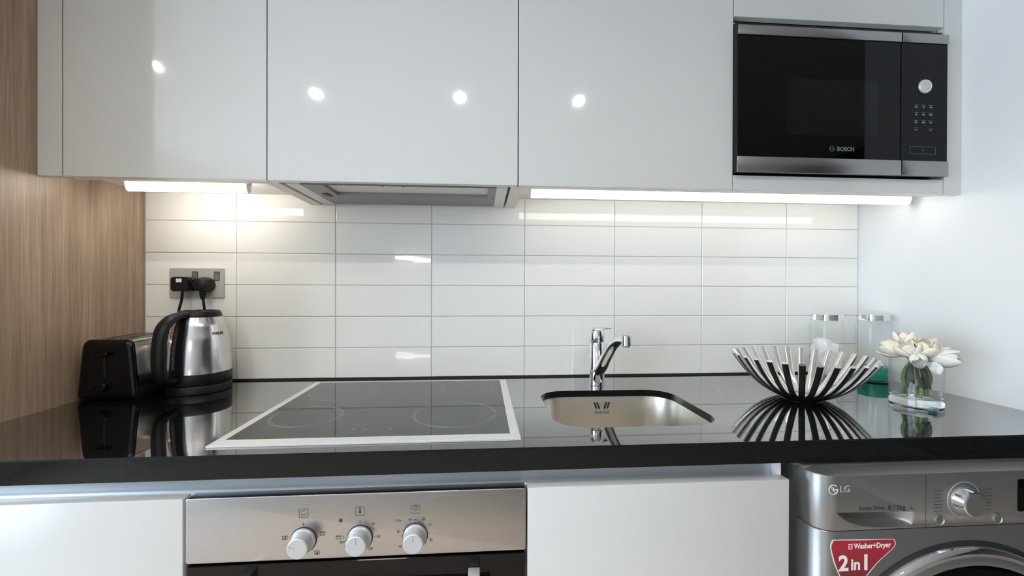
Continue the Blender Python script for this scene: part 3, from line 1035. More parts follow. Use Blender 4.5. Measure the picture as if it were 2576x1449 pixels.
def kpatch(bm, a0, a1, z0, z1, off, na=8, nz_=14, th=0.003):
    """curved plate lying on the kettle wall"""
    g = [[None] * (nz_ + 1) for _ in range(na + 1)]
    gi = [[None] * (nz_ + 1) for _ in range(na + 1)]
    for i in range(na + 1):
        for k in range(nz_ + 1):
            z = z0 + (z1 - z0) * k / nz_
            r = kr(z) + off
            a = HA + (a0 + (a1 - a0) * i / na)
            g[i][k] = bm.verts.new((r * math.cos(a), r * math.sin(a), z))
            gi[i][k] = bm.verts.new(((r - th) * math.cos(a), (r - th) * math.sin(a), z))
    for i in range(na):
        for k in range(nz_):
            bm.faces.new((g[i][k], g[i + 1][k], g[i + 1][k + 1], g[i][k + 1]))
    for k in range(nz_):
        for i in (0, na):
            bm.faces.new((g[i][k], g[i][k + 1], gi[i][k + 1], gi[i][k]))
    for i in range(na):
        for k in (0, nz_):
            bm.faces.new((g[i][k], g[i + 1][k], gi[i + 1][k], gi[i][k]))
bm = nb()
kpatch(bm, -0.19, 0.26, 0.054, 0.207, 0.0045, th=0.006)
hb = obj('handle_mount', bm, 'black', t, world=False)
bm = nb()
kpatch(bm, -0.115, 0.01, 0.070, 0.186, 0.0052)
ga_ = obj('water_gauge', bm, 'gauge', hb, world=False)
for k in range(6):
    bm = nb()
    kpatch(bm, -0.08, -0.025, 0.082 + k * 0.017, 0.0835 + k * 0.017, 0.0056, 2, 1, 0.001)
    obj('gauge_mark', bm, 'printlight', ga_, world=False)
pth = smooth_path([hp(0.040, 0.2190), hp(0.066, 0.2160), hp(0.092, 0.2080), hp(0.113, 0.1880), hp(0.1225, 0.1550), hp(0.1255, 0.1150), hp(0.1250, 0.0800), hp(0.1190, 0.0560), hp(0.1030, 0.0440), hp(0.0800, 0.0430)], 6)
n_ = len(pth)
bm = nb()
up = tv
rads = []
for i in range(n_):
    u = i / (n_ - 1)
    rads.append(0.0095 + 0.0030 * math.sin(math.pi * min(1, u * 1.1)))
tube(bm, pth, rads, 18, 1.5, up=tv)
obj('handle', bm, 'black', t, world=False)
bm = text_bm('PHILIPS', 0.0105, 0.0003, 'CENTER', bold=0.0003)
AT = math.atan2(-0.32, 0.95)
for v in bm.verts:
    z = 0.1640 + v.co.y
    a = AT + v.co.x / 0.068
    r = kr(z) + 0.0003 + v.co.z
    v.co = Vector((r * math.cos(a), r * math.sin(a), z))
obj('lettering', bm, 'print', bd, world=False, smooth=False)

# ================================================================== LOWER UNITS
DT = -0.0712
def base_cab(name, label, x0, x1, dx0, dx1):
    t = thing(name, label, 'cabinet', (x0, 0, FLOOR))
    bm = nb()
    box(bm, x0, -0.564, FLOOR + 0.1, x0 + 0.016, -0.01, -0.045)
    box(bm, x1 - 0.016, -0.564, FLOOR + 0.1, x1, -0.01, -0.045)
    box(bm, x0 + 0.016, -0.566, FLOOR + 0.1, x1 - 0.016, -0.01, FLOOR + 0.116)
    box(bm, x0 + 0.016, -0.02, FLOOR + 0.116, x1 - 0.016, -0.01, -0.19)
    obj('body', bm, 'carcass', t, smooth=False)
    obj('plinth', B(x0, -0.55, FLOOR, x1, -0.534, FLOOR + 0.1), 'dark', t, smooth=False)
    obj('door', B(dx0, YDOOR, FLOOR + 0.105, dx1, YDOOR + 0.021, DT, 0.0012, 2), 'satin', t, sharp=60)
    return t
base_cab('base_cabinet', 'glossy white-grey base cabinet left of the oven', XL + 0.002, -0.545, XL + 0.003, -0.5440)
base_cab('sink_cabinet', 'glossy white-grey base cabinet under the sink, beside the oven', 0.0555, 0.5637, 0.0568, 0.5637)

# recessed finger rail under the worktop
t = thing('finger_rail', 'recessed satin metal finger rail between worktop and cabinet doors', 'rail', (-0.26, -0.575, -0.1))
bm = nb()
prof = [(-0.5690, -0.0425), (-0.5675, -0.0425), (-0.5660, -0.060), (-0.5665, -0.074), (-0.5700, -0.0825), (-0.5780, -0.0865), (-0.5860, -0.0865), (-0.5860, -0.0880), (-0.5770, -0.0880), (-0.5690, -0.0838), (-0.5650, -0.0745), (-0.5645, -0.060), (-0.5660, -0.0410), (-0.5690, -0.0410)]
loft(bm, [map3(prof, 'x', XL + 0.001), map3(prof, 'x', 0.5585)])
obj('profile', bm, 'alu', t, sharp=50)
obj('end_cap', B(0.5585, -0.586, -0.088, 0.5637, -0.5645, -0.0425), 'hoodlight', t, smooth=False)

# ================================================================== OVEN
OX0, OX1, OZ1, OZ0 = -0.5404, 0.0536, -0.0710, -0.1852
t = thing('oven', 'built-in steel oven with three silver knobs and black glass door', 'oven', (-0.2434, YDOOR, FLOOR + 0.2))
obj('body', B(OX0 + 0.018, -0.585, -0.65, OX1 - 0.018, -0.06, -0.090), 'dark', t, smooth=False)
bm = nb()
loft(bm, [map3(rrect(OX0 + i, OZ0 + i, OX1 - i, OZ1 - i, 0.004, 4), 'y', y) for y, i in ((-0.5865, 0), (YDOOR + 0.0015, 0), (YDOOR + 0.0004, 0.0006), (YDOOR, 0.0018))])
cpn = obj('control_panel', bm, 'steel', t, sharp=60)
dr = obj('door', B(OX0 + 0.002, YDOOR + 0.001, -0.66, OX1 - 0.002, -0.5865, OZ0 - 0.0045, 0.002), 'glassblack', t, smooth=False)
hn = None
bm = nb()
tube(bm, [(-0.475, -0.648, -0.2560), (-0.0110, -0.648, -0.2560)], 0.009, 20, up=(0, 1, 0))
hn = obj('handle', bm, 'frame', t)
for hx in (-0.4450, -0.0410):
    obj('handle_bracket', B(hx - 0.0105, -0.640, -0.264, hx + 0.0105, YDOOR + 0.001, -0.2125, 0.002), 'frame', hn)
YP = YDOOR - 0.0002
for k, kx in enumerate((-0.3415, -0.2441, -0.1468)):
    kz = -0.1500
    obj('knob_gap', ring_flat(nb(), (kx, YP + 0.0002, kz), 0.0195, 0.0226, 48, 0.0008, axis='y'), 'dark', cpn, smooth=False)
    bm = nb()
    lathe(bm, [(0.0, -0.027), (0.0165, -0.0270), (0.0175, -0.0262), (0.0178, -0.024), (0.0180, -0.010), (0.0192, -0.0065), (0.0208, -0.0050), (0.0212, -0.003), (0.0212, 0.0005)], 48, (kx, YDOOR, kz), 'y')
    kn = obj('knob', bm, 'knob', cpn)
    bm = nb()
    lathe(bm, [(0, -0.0273), (0.0158, -0.0273), (0.0162, -0.0268)], 40, (kx, YDOOR, kz), 'y')
    obj('knob_face', bm, 'knobface', kn)
    ang = (162, 90, 90)[k]
    bm = nb()
    box(bm, 0.004, -0.0277, -0.0004, 0.015, -0.0268, 0.0004)
    bmesh.ops.rotate(bm, verts=bm.verts[:], cent=(0, 0, 0), matrix=Matrix.Rotation(-R(ang), 3, 'Y'))
    bmesh.ops.translate(bm, verts=bm.verts[:], vec=(kx, YDOOR, kz))
    obj('pointer', bm, 'printlight', kn, smooth=False)
    # framed symbol above the knob
    ix, iz = kx + (0.0, 0.0, 0.0005)[k], -0.1026
    bm = nb()
    frame_front(bm, rrect(ix - 0.0078, iz - 0.0078, ix + 0.0078, iz + 0.0078, 0.0015, 2), rrect(ix - 0.0073, iz - 0.0073, ix + 0.0073, iz + 0.0073, 0.0012, 2), YP - 0.0003, YP + 0.0001)
    if k == 0:
        for a in (200, 250, 300, 350, 130, 80):
            rr_ = 0.0040
            cx_, cz_ = ix + rr_ * math.cos(R(a)), iz + rr_ * math.sin(R(a))
            prism(bm, [(cx_ + 0.0010 * math.cos(R(q)), cz_ + 0.0010 * math.sin(R(q))) for q in range(0, 360, 45)], 'y', YP - 0.0003, YP + 0.0001)
    elif k == 1:
        prism(bm, [(ix + 0.0022 * math.cos(R(q)), iz - 0.0018 + 0.0022 * math.sin(R(q))) for q in range(0, 360, 30)], 'y', YP - 0.0003, YP + 0.0001)
        box(bm, ix - 0.0011, YP - 0.0003, iz - 0.001, ix + 0.0011, YP + 0.0001, iz + 0.0062)
    else:
        ring_flat(bm, (ix, YP, iz + 0.0022), 0.0040, 0.0046, 28, 0.0003, axis='y')
        box(bm, ix - 0.0003, YP - 0.0003, iz + 0.0022, ix + 0.0003, YP + 0.0001, iz + 0.0055)
        box(bm, ix - 0.0003, YP - 0.0003, iz + 0.0019, ix + 0.0022, YP + 0.0001, iz + 0.0025)
    obj('symbol', bm, 'print', cpn, smooth=False)
def mark(s, x, z, size=0.0062):
    return text_front('printed_number', s, size, x, YP, z, 'print', cpn)
mark('0', -0.3420, -0.1222)
for s, x, z in (('50', -0.2215, -0.1262), ('100', -0.2130, -0.1495), ('150', -0.2265, -0.1705), ('200', -0.2560, -0.1750), ('250', -0.2755, -0.1570), ('3', -0.2730, -0.1480), ('2', -0.2700, -0.1635)):
    mark(s, x, z)
for s, x, z in (('Min.', -0.1760, -0.1220), ('60', -0.1560, -0.1210), ('10', -0.1215, -0.1315), ('20', -0.1190, -0.1590), ('30', -0.1440, -0.1780), ('40', -0.1730, -0.1690), ('50', -0.1765, -0.1420)):
    mark(s, x, z)
for x, z in ((-0.2441, -0.1215), (-0.1468, -0.1215)):
    bm = nb()
    prism(bm, [(x + 0.0010 * math.cos(R(q)), z + 0.0010 * math.sin(R(q))) for q in range(0, 360, 30)], 'y', YP - 0.0003, YP + 0.0001)
    obj('printed_dot', bm, 'print', cpn, smooth=False)
for kx, angs in ((-0.3415, (90, 12, -50, 168, 232)), (-0.2441, (90, 45, 0, -45, -90, 180, 190)), (-0.1468, tuple(range(84, 30, -6)) + (30, 10, -12, -40, 110, 130, 155, 180))):
    bm = nb()
    for a in angs:
        ca, sa = math.cos(R(a)), math.sin(R(a))
        nx, nz2 = -sa * 0.00022, ca * 0.00022
        q = [(kx + 0.0240 * ca + nx, -0.15 + 0.0240 * sa + nz2), (kx + 0.0240 * ca - nx, -0.15 + 0.0240 * sa - nz2), (kx + 0.0258 * ca - nx, -0.15 + 0.0258 * sa - nz2), (kx + 0.0258 * ca + nx, -0.15 + 0.0258 * sa + nz2)]
        prism(bm, q, 'y', YP - 0.0003, YP + 0.0001)
    obj('scale_ticks', bm, 'print', cpn, smooth=False)
for ix, iz, kind in ((-0.3735, -0.1450, 0), (-0.3090, -0.1400, 1), (-0.3185, -0.1735, 0), (-0.3590, -0.1770, 1), (-0.2815, -0.1480, 1), (-0.1318, -0.1205, 2)):
    bm = nb()
    if kind < 2:
        a, b = 0.0042, 0.0030
        frame_front(bm, [(ix - a, iz - b), (ix + a, iz - b), (ix + a, iz + b), (ix - a, iz + b)], [(ix - a + 0.0005, iz - b + 0.0005), (ix + a - 0.0005, iz - b + 0.0005), (ix + a - 0.0005, iz + b - 0.0005), (ix - a + 0.0005, iz + b - 0.0005)], YP - 0.0003, YP + 0.0001)
        if kind == 0:
            prism(bm, [(ix, iz + 0.0022), (ix - 0.0018, iz - 0.0020), (ix + 0.0018, iz - 0.0020)], 'y', YP - 0.0003, YP + 0.0001)
        else:
            box(bm, ix - 0.0030, YP - 0.0003, iz + 0.0012, ix + 0.0030, YP + 0.0001, iz + 0.0016)
    else:
        ring_flat(bm, (ix, YP, iz), 0.0020, 0.0026, 20, 0.0003, 0, 180, axis='y')
        box(bm, ix - 0.0034, YP - 0.0003, iz - 0.0014, ix + 0.0034, YP + 0.0001, iz - 0.0009)
        box(bm, ix - 0.0008, YP - 0.0003, iz - 0.0028, ix + 0.0008, YP + 0.0001, iz - 0.0017)
    obj('symbol', bm, 'print', cpn, smooth=False)
bm = nb()
lathe(bm, [(0, -0.0010), (0.0026, -0.0010), (0.0033, -0.0003), (0.0033, 0.0005)], 28, (-0.2777, YDOOR, -0.1180), 'y')
obj('pilot_light', bm, 'red', cpn)

# ================================================================== WASHING MACHINE
WX0, WX1, WY, WZ = 0.5975, 1.1975, -0.640, -0.0485
t = thing('washing_machine', 'graphite grey front-loading washer dryer under the worktop', 'washing machine', ((WX0 + WX1) / 2, -0.34, FLOOR))
obj('body', B(WX0 + 0.003, -0.590, FLOOR + 0.01, WX1 - 0.003, -0.05, -0.062, 0.004), 'washer', t)
obj('top_panel', B(WX0 + 0.002, -0.602, -0.062, WX1 - 0.002, -0.05, -0.0490, 0.003), 'washertop_shaded', t)
def wsec(z, i=0.0, back=-0.585):
    """plan outline of the front: rounded vertical corners"""
    x0, x1, y0, r = WX0 + i, WX1 - i, WY + i, 0.034
    q = [(x1, back)]
    for k in range(9):
        a = R(0 - 90 * k / 8)
        q.append((x1 - r + r * math.cos(a), y0 + r + r * math.sin(a)))
    for k in range(9):
        a = R(270 - 90 * k / 8)
        q.append((x0 + r + r * math.cos(a), y0 + r + r * math.sin(a)))
    q.append((x0, back))
    return [(a, b, z) for a, b in q]
ZS = -0.1560
# pocket outline of the detergent drawer handle (x, z)
pk = smooth_path([(0.6330, -0.1215, 0), (0.650, -0.1215, 0), (0.70, -0.1222, 0), (0.75, -0.1232, 0), (0.7895, -0.1242, 0)], 3)
pk += smooth_path([(0.7905, -0.1330, 0), (0.7895, -0.1430, 0), (0.7800, -0.1500, 0), (0.755, -0.1520, 0), (0.72, -0.1518, 0), (0.685, -0.1480, 0), (0.655, -0.1390, 0), (0.640, -0.1290, 0)], 3)
pocket = [(p.x, p.y) for p in pk]
bm = nb()
x0f, x1f = WX0 + 0.034, WX1 - 0.034
vo, vi = hole_plate(bm, [(x0f, ZS + 0.001), (x1f, ZS + 0.001), (x1f, -0.0565), (x0f, -0.0565)], pocket, 'y', WY)
# curved corners and sides of the control fascia
for z0, z1, i0, i1 in ((ZS, ZS + 0.001, 0.001, 0), (ZS + 0.001, -0.0565, 0, 0), (-0.0565, -0.0535, 0, 0.0012), (-0.0535, -0.0470, 0.0012, 0.026)):
    A = wsec(z0, i0)
    Bq = wsec(z1, i1)
    va = [bm.verts.new(p) for p in A]
    vb = [bm.verts.new(p) for p in Bq]
    for k in range(len(va) - 1):
        if i0 == 0 and i1 == 0 and k == 9:
            continue
        bm.faces.new((va[k], va[k + 1], vb[k + 1], vb[k]))
pcx, pcz = 0.715, -0.1300
l0 = vi
for dy, s in ((0.003, 0.96), (0.010, 0.88), (0.018, 0.74), (0.022, 0.5)):
    l1 = [bm.verts.new((pcx + (a - pcx) * s, WY + dy, pcz + (b - pcz) * s + (1 - s) * 0.004)) for a, b in pocket]
    bridge(bm, l0, l1)
    l0 = l1
bm.faces.new(l0)
bmesh.ops.remove_doubles(bm, verts=bm.verts[:], dist=1e-5)
fas = obj('control_fascia', bm, 'washer', t, sharp=50)
bm = nb()
for z0, z1, i0, i1 in ((-0.62, ZS - 0.0035, 0, 0), (ZS - 0.0035, ZS - 0.0015, 0, 0.0015)):
    va = [bm.verts.new(p) for p in wsec(z0, i0)]
    vb = [bm.verts.new(p) for p in wsec(z1, i1)]
    for k in range(len(va) - 1):
        bm.faces.new((va[k], va[k + 1], vb[k + 1], vb[k]))
bmesh.ops.remove_doubles(bm, verts=bm.verts[:], dist=1e-5)
obj('front_panel', bm, 'washer', t, sharp=50)
obj('lower_panel', B(WX0 + 0.004, WY + 0.004, FLOOR + 0.01, WX1 - 0.004, -0.592, -0.625, 0.004), 'washer', t)
bm = nb()
loft(bm, [wsec(ZS - 0.0030, 0.003), wsec(ZS + 0.0010, 0.003)])
obj('seam', bm, 'dark', t, smooth=False)
obj('drawer_seam', B(0.8120, WY - 0.0002, ZS + 0.001, 0.8127, WY + 0.002, -0.0570), 'dark', fas, smooth=False)
# emblem and lettering
bm = nb()
ex, ez, er = 0.6255, -0.0775, 0.0095
ring_flat(bm, (ex, WY, ez), er - 0.0014, er, 36, 0.0008, 40, 360, axis='y')
box(bm, ex + 0.001, WY - 0.0008, ez - 0.0006, ex + er, WY, ez + 0.0008)
box(bm, ex - 0.0008, WY - 0.0008, ez - 0.0040, ex + 0.0006, WY, ez + 0.0042)
box(bm, ex - 0.0008, WY - 0.0008, ez - 0.0040, ex + 0.0026, WY, ez - 0.0028)
prism(bm, [(ex - 0.0040 + 0.0011 * math.cos(R(q)), ez + 0.0036 + 0.0011 * math.sin(R(q))) for q in range(0, 360, 40)], 'y', WY - 0.0008, WY)
obj('emblem', bm, 'white', fas, smooth=False)
text_front('lettering', 'LG', 0.0175, 0.6490, WY - 0.0002, -0.0775, 'knob', fas)
text_front('lettering', 'Direct Drive', 0.0100, 0.7025, WY - 0.0001, -0.1150, 'print', fas, bold=0.0002)
text_front('lettering', '8 / 5kg', 0.0130, 0.7530, WY - 0.0001, -0.1155, 'print', fas, bold=0.0002)
bm = nb()
for k in range(3):
    box(bm, 0.7790 + 0.001 * k, WY - 0.0004, -0.1190 + 0.0028 * k, 0.7860 - 0.001 * k, WY, -0.1180 + 0.0028 * k)
obj('symbol', bm, 'print', fas, smooth=False)
bm = nb()
for k in range(7):
    box(bm, 0.8290, WY - 0.0003, -0.0870 - k * 0.0065, 0.8480 - 0.002 * (k % 3), WY, -0.0862 - k * 0.0065)
obj('programme_list', bm, 'print', fas, smooth=False)
bm = nb()
for k in range(7):
    box(bm, 0.9330, WY - 0.0003, -0.0870 - k * 0.0065, 0.9500 - 0.002 * (k % 2), WY, -0.0862 - k * 0.0065)
obj('programme_list', bm, 'print', fas, smooth=False)
kx, kz = 0.8910, -0.1055
obj('dial_ring', ring_flat(nb(), (kx, WY, kz), 0.0335, 0.0345, 56, 0.0006, axis='y'), 'knob', fas, smooth=False)
bm = nb()
lathe(bm, [(0, -0.019), (0.0215, -0.0195), (0.0232, -0.0185), (0.0262, -0.003), (0.0275, 0.0), (0.0275, 0.001)], 48, (kx, WY, kz), 'y')
kn = obj('dial', bm, 'chrome', fas)
bm = nb()
lathe(bm, [(0, -0.0198), (0.0208, -0.0202), (0.0212, -0.0190)], 40, (kx, WY, kz), 'y')
obj('dial_face', bm, 'washer', kn)
for bx, bz in ((0.8390, -0.1420), (0.9600, -0.1440)):
    bm = nb()
    lathe(bm, [(0, -0.002), (0.0075, -0.002), (0.0085, -0.0035), (0.0095, -0.0030), (0.0102, 0.0), (0.0102, 0.001)], 32, (bx, WY, bz), 'y')
    obj('button', bm, 'washer', fas)
bm = nb()
plate(bm, rrect(1.0030, -0.1320, 1.1450, -0.0700, 0.004, 3), 'y', WY + 0.001, WY - 0.0012, 0.0006)
obj('display', bm, 'glassblack', fas, smooth=False)
# red sticker
sp = smooth_path([(0.6235, -0.1740, 0), (0.6300, -0.1712, 0), (0.69, -0.1726, 0), (0.7420, -0.1742, 0), (0.7490, -0.1772, 0), (0.7500, -0.1840, 0), (0.7450, -0.1920, 0), (0.715, -0.2170, 0), (0.690, -0.2450, 0), (0.6700, -0.2690, 0), (0.6580, -0.2690, 0), (0.6420, -0.2460, 0), (0.6290, -0.2180, 0), (0.6210, -0.1900, 0), (0.6205, -0.1800, 0)], 4)
so = [(p.x, p.y) for p in sp]
scx, scz = 0.677, -0.207
def shr(d):
    o = []
    for a, b in so:
        l = math.hypot(a - scx, b - scz)
        o.append((a + (scx - a) * d / l, b + (scz - b) * d / l))
    return o
st_ = obj('sticker', prism(nb(), shr(0.0012), 'y', WY - 0.0009, WY + 0.0005), 'sticker', t, smooth=False)
bm = nb()
frame_front(bm, so, shr(0.0016), WY - 0.0011, WY + 0.0005)
obj('sticker_border', bm, 'stickerline', st_, smooth=False)
text_front('lettering', 'Washer+Dryer', 0.0138, 0.7035, WY - 0.0010, -0.1850, 'white', st_, bold=0.0003, sx=0.85)
text_front('lettering', '2', 0.0400, 0.6460, WY - 0.0010, -0.2170, 'white', st_, bold=0.0012)
text_front('lettering', 'in', 0.0300, 0.6700, WY - 0.0010, -0.2195, 'white', st_, bold=0.0008, sx=0.9)
text_front('lettering', '1', 0.0400, 0.6905, WY - 0.0010, -0.2170, 'white', st_, bold=0.0012)
bm = nb()
frame_front(bm, [(0.6555, -0.1900), (0.6635, -0.1900), (0.6635, -0.1800), (0.6555, -0.1800)], [(0.6562, -0.1893), (0.6628, -0.1893), (0.6628, -0.1818), (0.6562, -0.1818)], WY - 0.0012, WY - 0.0008)
ring_flat(bm, (0.6595, WY - 0.0008, -0.1857), 0.0018, 0.0025, 20, 0.0004, axis='y')
obj('machine_symbol', bm, 'stickerline', st_, smooth=False)
# porthole door
dcx, dcz = 0.893, -0.470
bm = nb()
ring_flat(bm, (dcx, WY + 0.0005, dcz), 0.276, 0.2870, 96, 0.0012, axis='y')
obj('door_recess_ring', bm, 'dark', t, smooth=False)  # flat dark ring in place of the recess around the door
bm = nb()
lathe(bm, [(0.2790, 0.0), (0.2790, -0.006), (0.2760, -0.0120), (0.2700, -0.0155), (0.2640, -0.0150)], 112, (dcx, WY, dcz), 'y')
dd = obj('door_ring', bm, 'chrome', t)
bm = nb()
lathe(bm, [(0.2642, -0.0150), (0.2600, -0.0170), (0.2520, -0.0175), (0.2485, -0.0160)], 112, (dcx, WY, dcz), 'y')
obj('inner_ring', bm, 'washer', dd)
bm = nb()
lathe(bm, [(0.2490, -0.0160), (0.22, -0.021), (0.15, -0.026), (0.06, -0.029), (0, -0.0295)], 96, (dcx, WY, dcz), 'y')
obj('door_glass', bm, 'glassblack', dd)

# ================================================================== BOWL OF BENT BARS
BX, BY = 0.840, -0.298
t = thing('fruit_bowl', 'polished metal bowl made of radiating curved bars', 'bowl', (BX, BY, 0.0))
bm = nb()
lathe(bm, [(0, 0.001), (0.040, 0.0), (0.046, 0.002), (0.048, 0.006), (0.040, 0.0085), (0.0, 0.0085)], 40)
obj('base', bm, 'bowlmetal', t, world=False)
NB_ = 30
path = smooth_path([(0.034, 0, 0.0060), (0.058, 0, 0.0100), (0.092, 0, 0.0290), (0.122, 0, 0.0560), (0.146, 0, 0.0850), (0.166, 0, 0.1140)], 5)
bm = nb()
loops = []
for i, p in enumerate(path):
    a = path[max(i - 1, 0)]
    b = path[min(i + 1, len(path) - 1)]
    tg = (b - a).normalized()
    nrm = Vector((-tg.z, 0, tg.x))
    wd = 0.0052 + 0.0018 * min(1, i / 8)
    th = 0.0042
    loops.append([p + Vector((0, s * wd, 0)) + nrm * n2 * th for s, n2 in ((-1, -0.6), (-0.6, -1), (0.6, -1), (1, -0.6), (1, 0.6), (0.6, 1), (-0.6, 1), (-1, 0.6))])
loft(bm, loops)
proto = obj('bar', bm, 'bowlmetal', t, world=False, sharp=40)
for k in range(NB_):
    o = proto if k == 0 else proto.copy()
    if k:
        COL.objects.link(o)
        o.parent = t
    o.rotation_euler = (0, 0, 2 * math.pi * k / NB_ + 0.06)

# ================================================================== JARS
def hexr(r, rr_, n=5):
    """rounded hexagon outline"""
    out = []
    ap = r - rr_
    for k in range(6):
        a = R(60 * k + 30)
        cx, cy = ap * math.cos(a), ap * math.sin(a)
        for j in range(n):
            b = a + R(-30 + 60 * j / (n - 1))
            out.append((cx + rr_ * math.cos(b), cy + rr_ * math.sin(b)))
    return out
def jar(x, y, rz, label):
    t = thing('storage_jar', label, 'jar', (x, y, 0.0), rz, group='lidded glass jars in the corner')
    bm = nb()
    def L_(r, z, q=0.030):
        return map3(hexr(r, min(q, r * 0.9)), 'z', z)
    loft(bm, [L_(0.040, 0.0005), L_(0.0462, 0.004), L_(0.0475, 0.012), L_(0.0475, 0.178), L_(0.0465, 0.186), L_(0.0425, 0.1915), L_(0.0415, 0.1945)], True, False)
    obj('glass', bm, 'jar', t, world=False, sharp=60)
    bm = nb()
    loft(bm, [L_(0.0430, 0.1945, 0.02), L_(0.0450, 0.1950, 0.02), L_(0.0450, 0.2120, 0.02), L_(0.0435, 0.2138, 0.02), L_(0.030, 0.2143, 0.02)], True, True)
    obj('lid', bm, 'chrome', t, world=False, sharp=30)
    return t
J1, J2 = (1.083, -0.104), (1.231, -0.117)
jar(*J1, 0.3, 'glass jar with silver lid holding a white crumpled pouch')
jar(*J2, 0.15, 'glass jar with silver lid holding a teal filling')
bm = nb()
loops = []
for z, r in ((0.0020, 0.030), (0.006, 0.0405), (0.020, 0.0418), (0.044, 0.0418), (0.0465, 0.0405), (0.0465, 0.02)):
    loops.append([(a, b, z) for a, b in hexr(r, r * 0.6)])
loft(bm, loops)
o = obj('teal_filling', bm, 'teal', None)
o.location = (*J2, 0)
o.rotation_euler = (0, 0, 0.15)
tag(o, 'teal green filling in the bottom of the right-hand jar', 'filling')
# crumpled pouch inside the other jar
bm = nb()
bmesh.ops.create_icosphere(bm, subdivisions=4, radius=1)
from mathutils import noise
for v in bm.verts:
    d = v.co.normalized()
    n1 = noise.noise(d * 2.1 + Vector((3, 1, 2))) * 0.16 + noise.noise(d * 5.0) * 0.07
    k = 1 + n1
    hx = max(abs(d.x), abs(d.y), abs(d.z))
    q = d / (hx ** 0.55) * k
    v.co = Vector((max(-1, min(1, q.x)) * 0.0345, max(-1, min(1, q.y)) * 0.0345, 0.073 + q.z * 0.060 - (q.x * 0.010 if q.z > 0 else 0)))
    v.co.z = max(0.0065, min(0.142, v.co.z))
o = obj('white_pouch', bm, 'pouch', None, sharp=70)
o.location = (*J1, 0)
tag(o, 'white crumpled pouch standing inside the left-hand glass jar', 'pouch')

# ================================================================== VASE AND FLOWERS
VX, VY = 1.087, -0.377
t = thing('vase', 'clear straight-sided glass vase with a thick base', 'vase', (VX, VY, 0.0))
bm = nb()
lathe(bm, [(0.0530, 0.001), (0.0530, 0.1150), (0.0522, 0.1158), (0.0510, 0.1150), (0.0510, 0.0225)], 64)
obj('glass', bm, 'vase', t, world=False, recalc=False)
bm = nb()
lathe(bm, [(0, 0.0008), (0.050, 0.0008), (0.0526, 0.003), (0.0526, 0.0165), (0.0505, 0.0205), (0.040, 0.0185), (0, 0.0165)], 64)
obj('thick_base', bm, 'solidglass', t, world=False)
# view-independent local axes for laying the bunch out: a to the right, b to the front, c up
AX = Vector((0.664, -0.748, 0))
BXv = Vector((-0.748, -0.664, 0))
def V3(a, b, c):
    return Vector((VX, VY, 0)) + AX * a + BXv * b + Vector((0, 0, c))
def petal_bm(L_, W_, cup, curl, n=9, mth=7):
    """spoon-shaped petal growing along +z from the origin, hollow towards -x"""
    bm = nb()
    g, g2 = [], []
    for i in range(n + 1):
        u = i / n
        wd = W_ * max(0.10, math.sin(math.pi * min(1.0, (u * 0.955 + 0.03)) ** 1.15)) ** 0.55
        row, row2 = [], []
        for j in range(mth + 1):
            s = -1 + 2 * j / mth
            x = cup * math.sin(math.pi * u * 0.85) - cup * 0.70 * (abs(s) ** 2) * (wd / W_) + curl * u ** 3 + 0.003
            y = s * wd
            z = L_ * u * (1 - 0.05 * s * s)
            row.append(bm.verts.new((x, y, z)))
            row2.append(bm.verts.new((x - 0.0007, y * 0.985, z)))
        g.append(row)
        g2.append(row2)
    for i in range(n):
        for j in range(mth):
            bm.faces.new((g[i][j], g[i][j + 1], g[i + 1][j + 1], g[i + 1][j]))
            bm.faces.new((g2[i][j], g2[i + 1][j], g2[i + 1][j + 1], g2[i][j + 1]))
    for i in range(n):
        for j in (0, mth):
            bm.faces.new((g[i][j], g[i + 1][j], g2[i + 1][j], g2[i][j]))
    for j in range(mth):
        for i in (0, n):
            bm.faces.new((g[i][j], g[i][j + 1], g2[i][j + 1], g2[i][j]))
    return bm
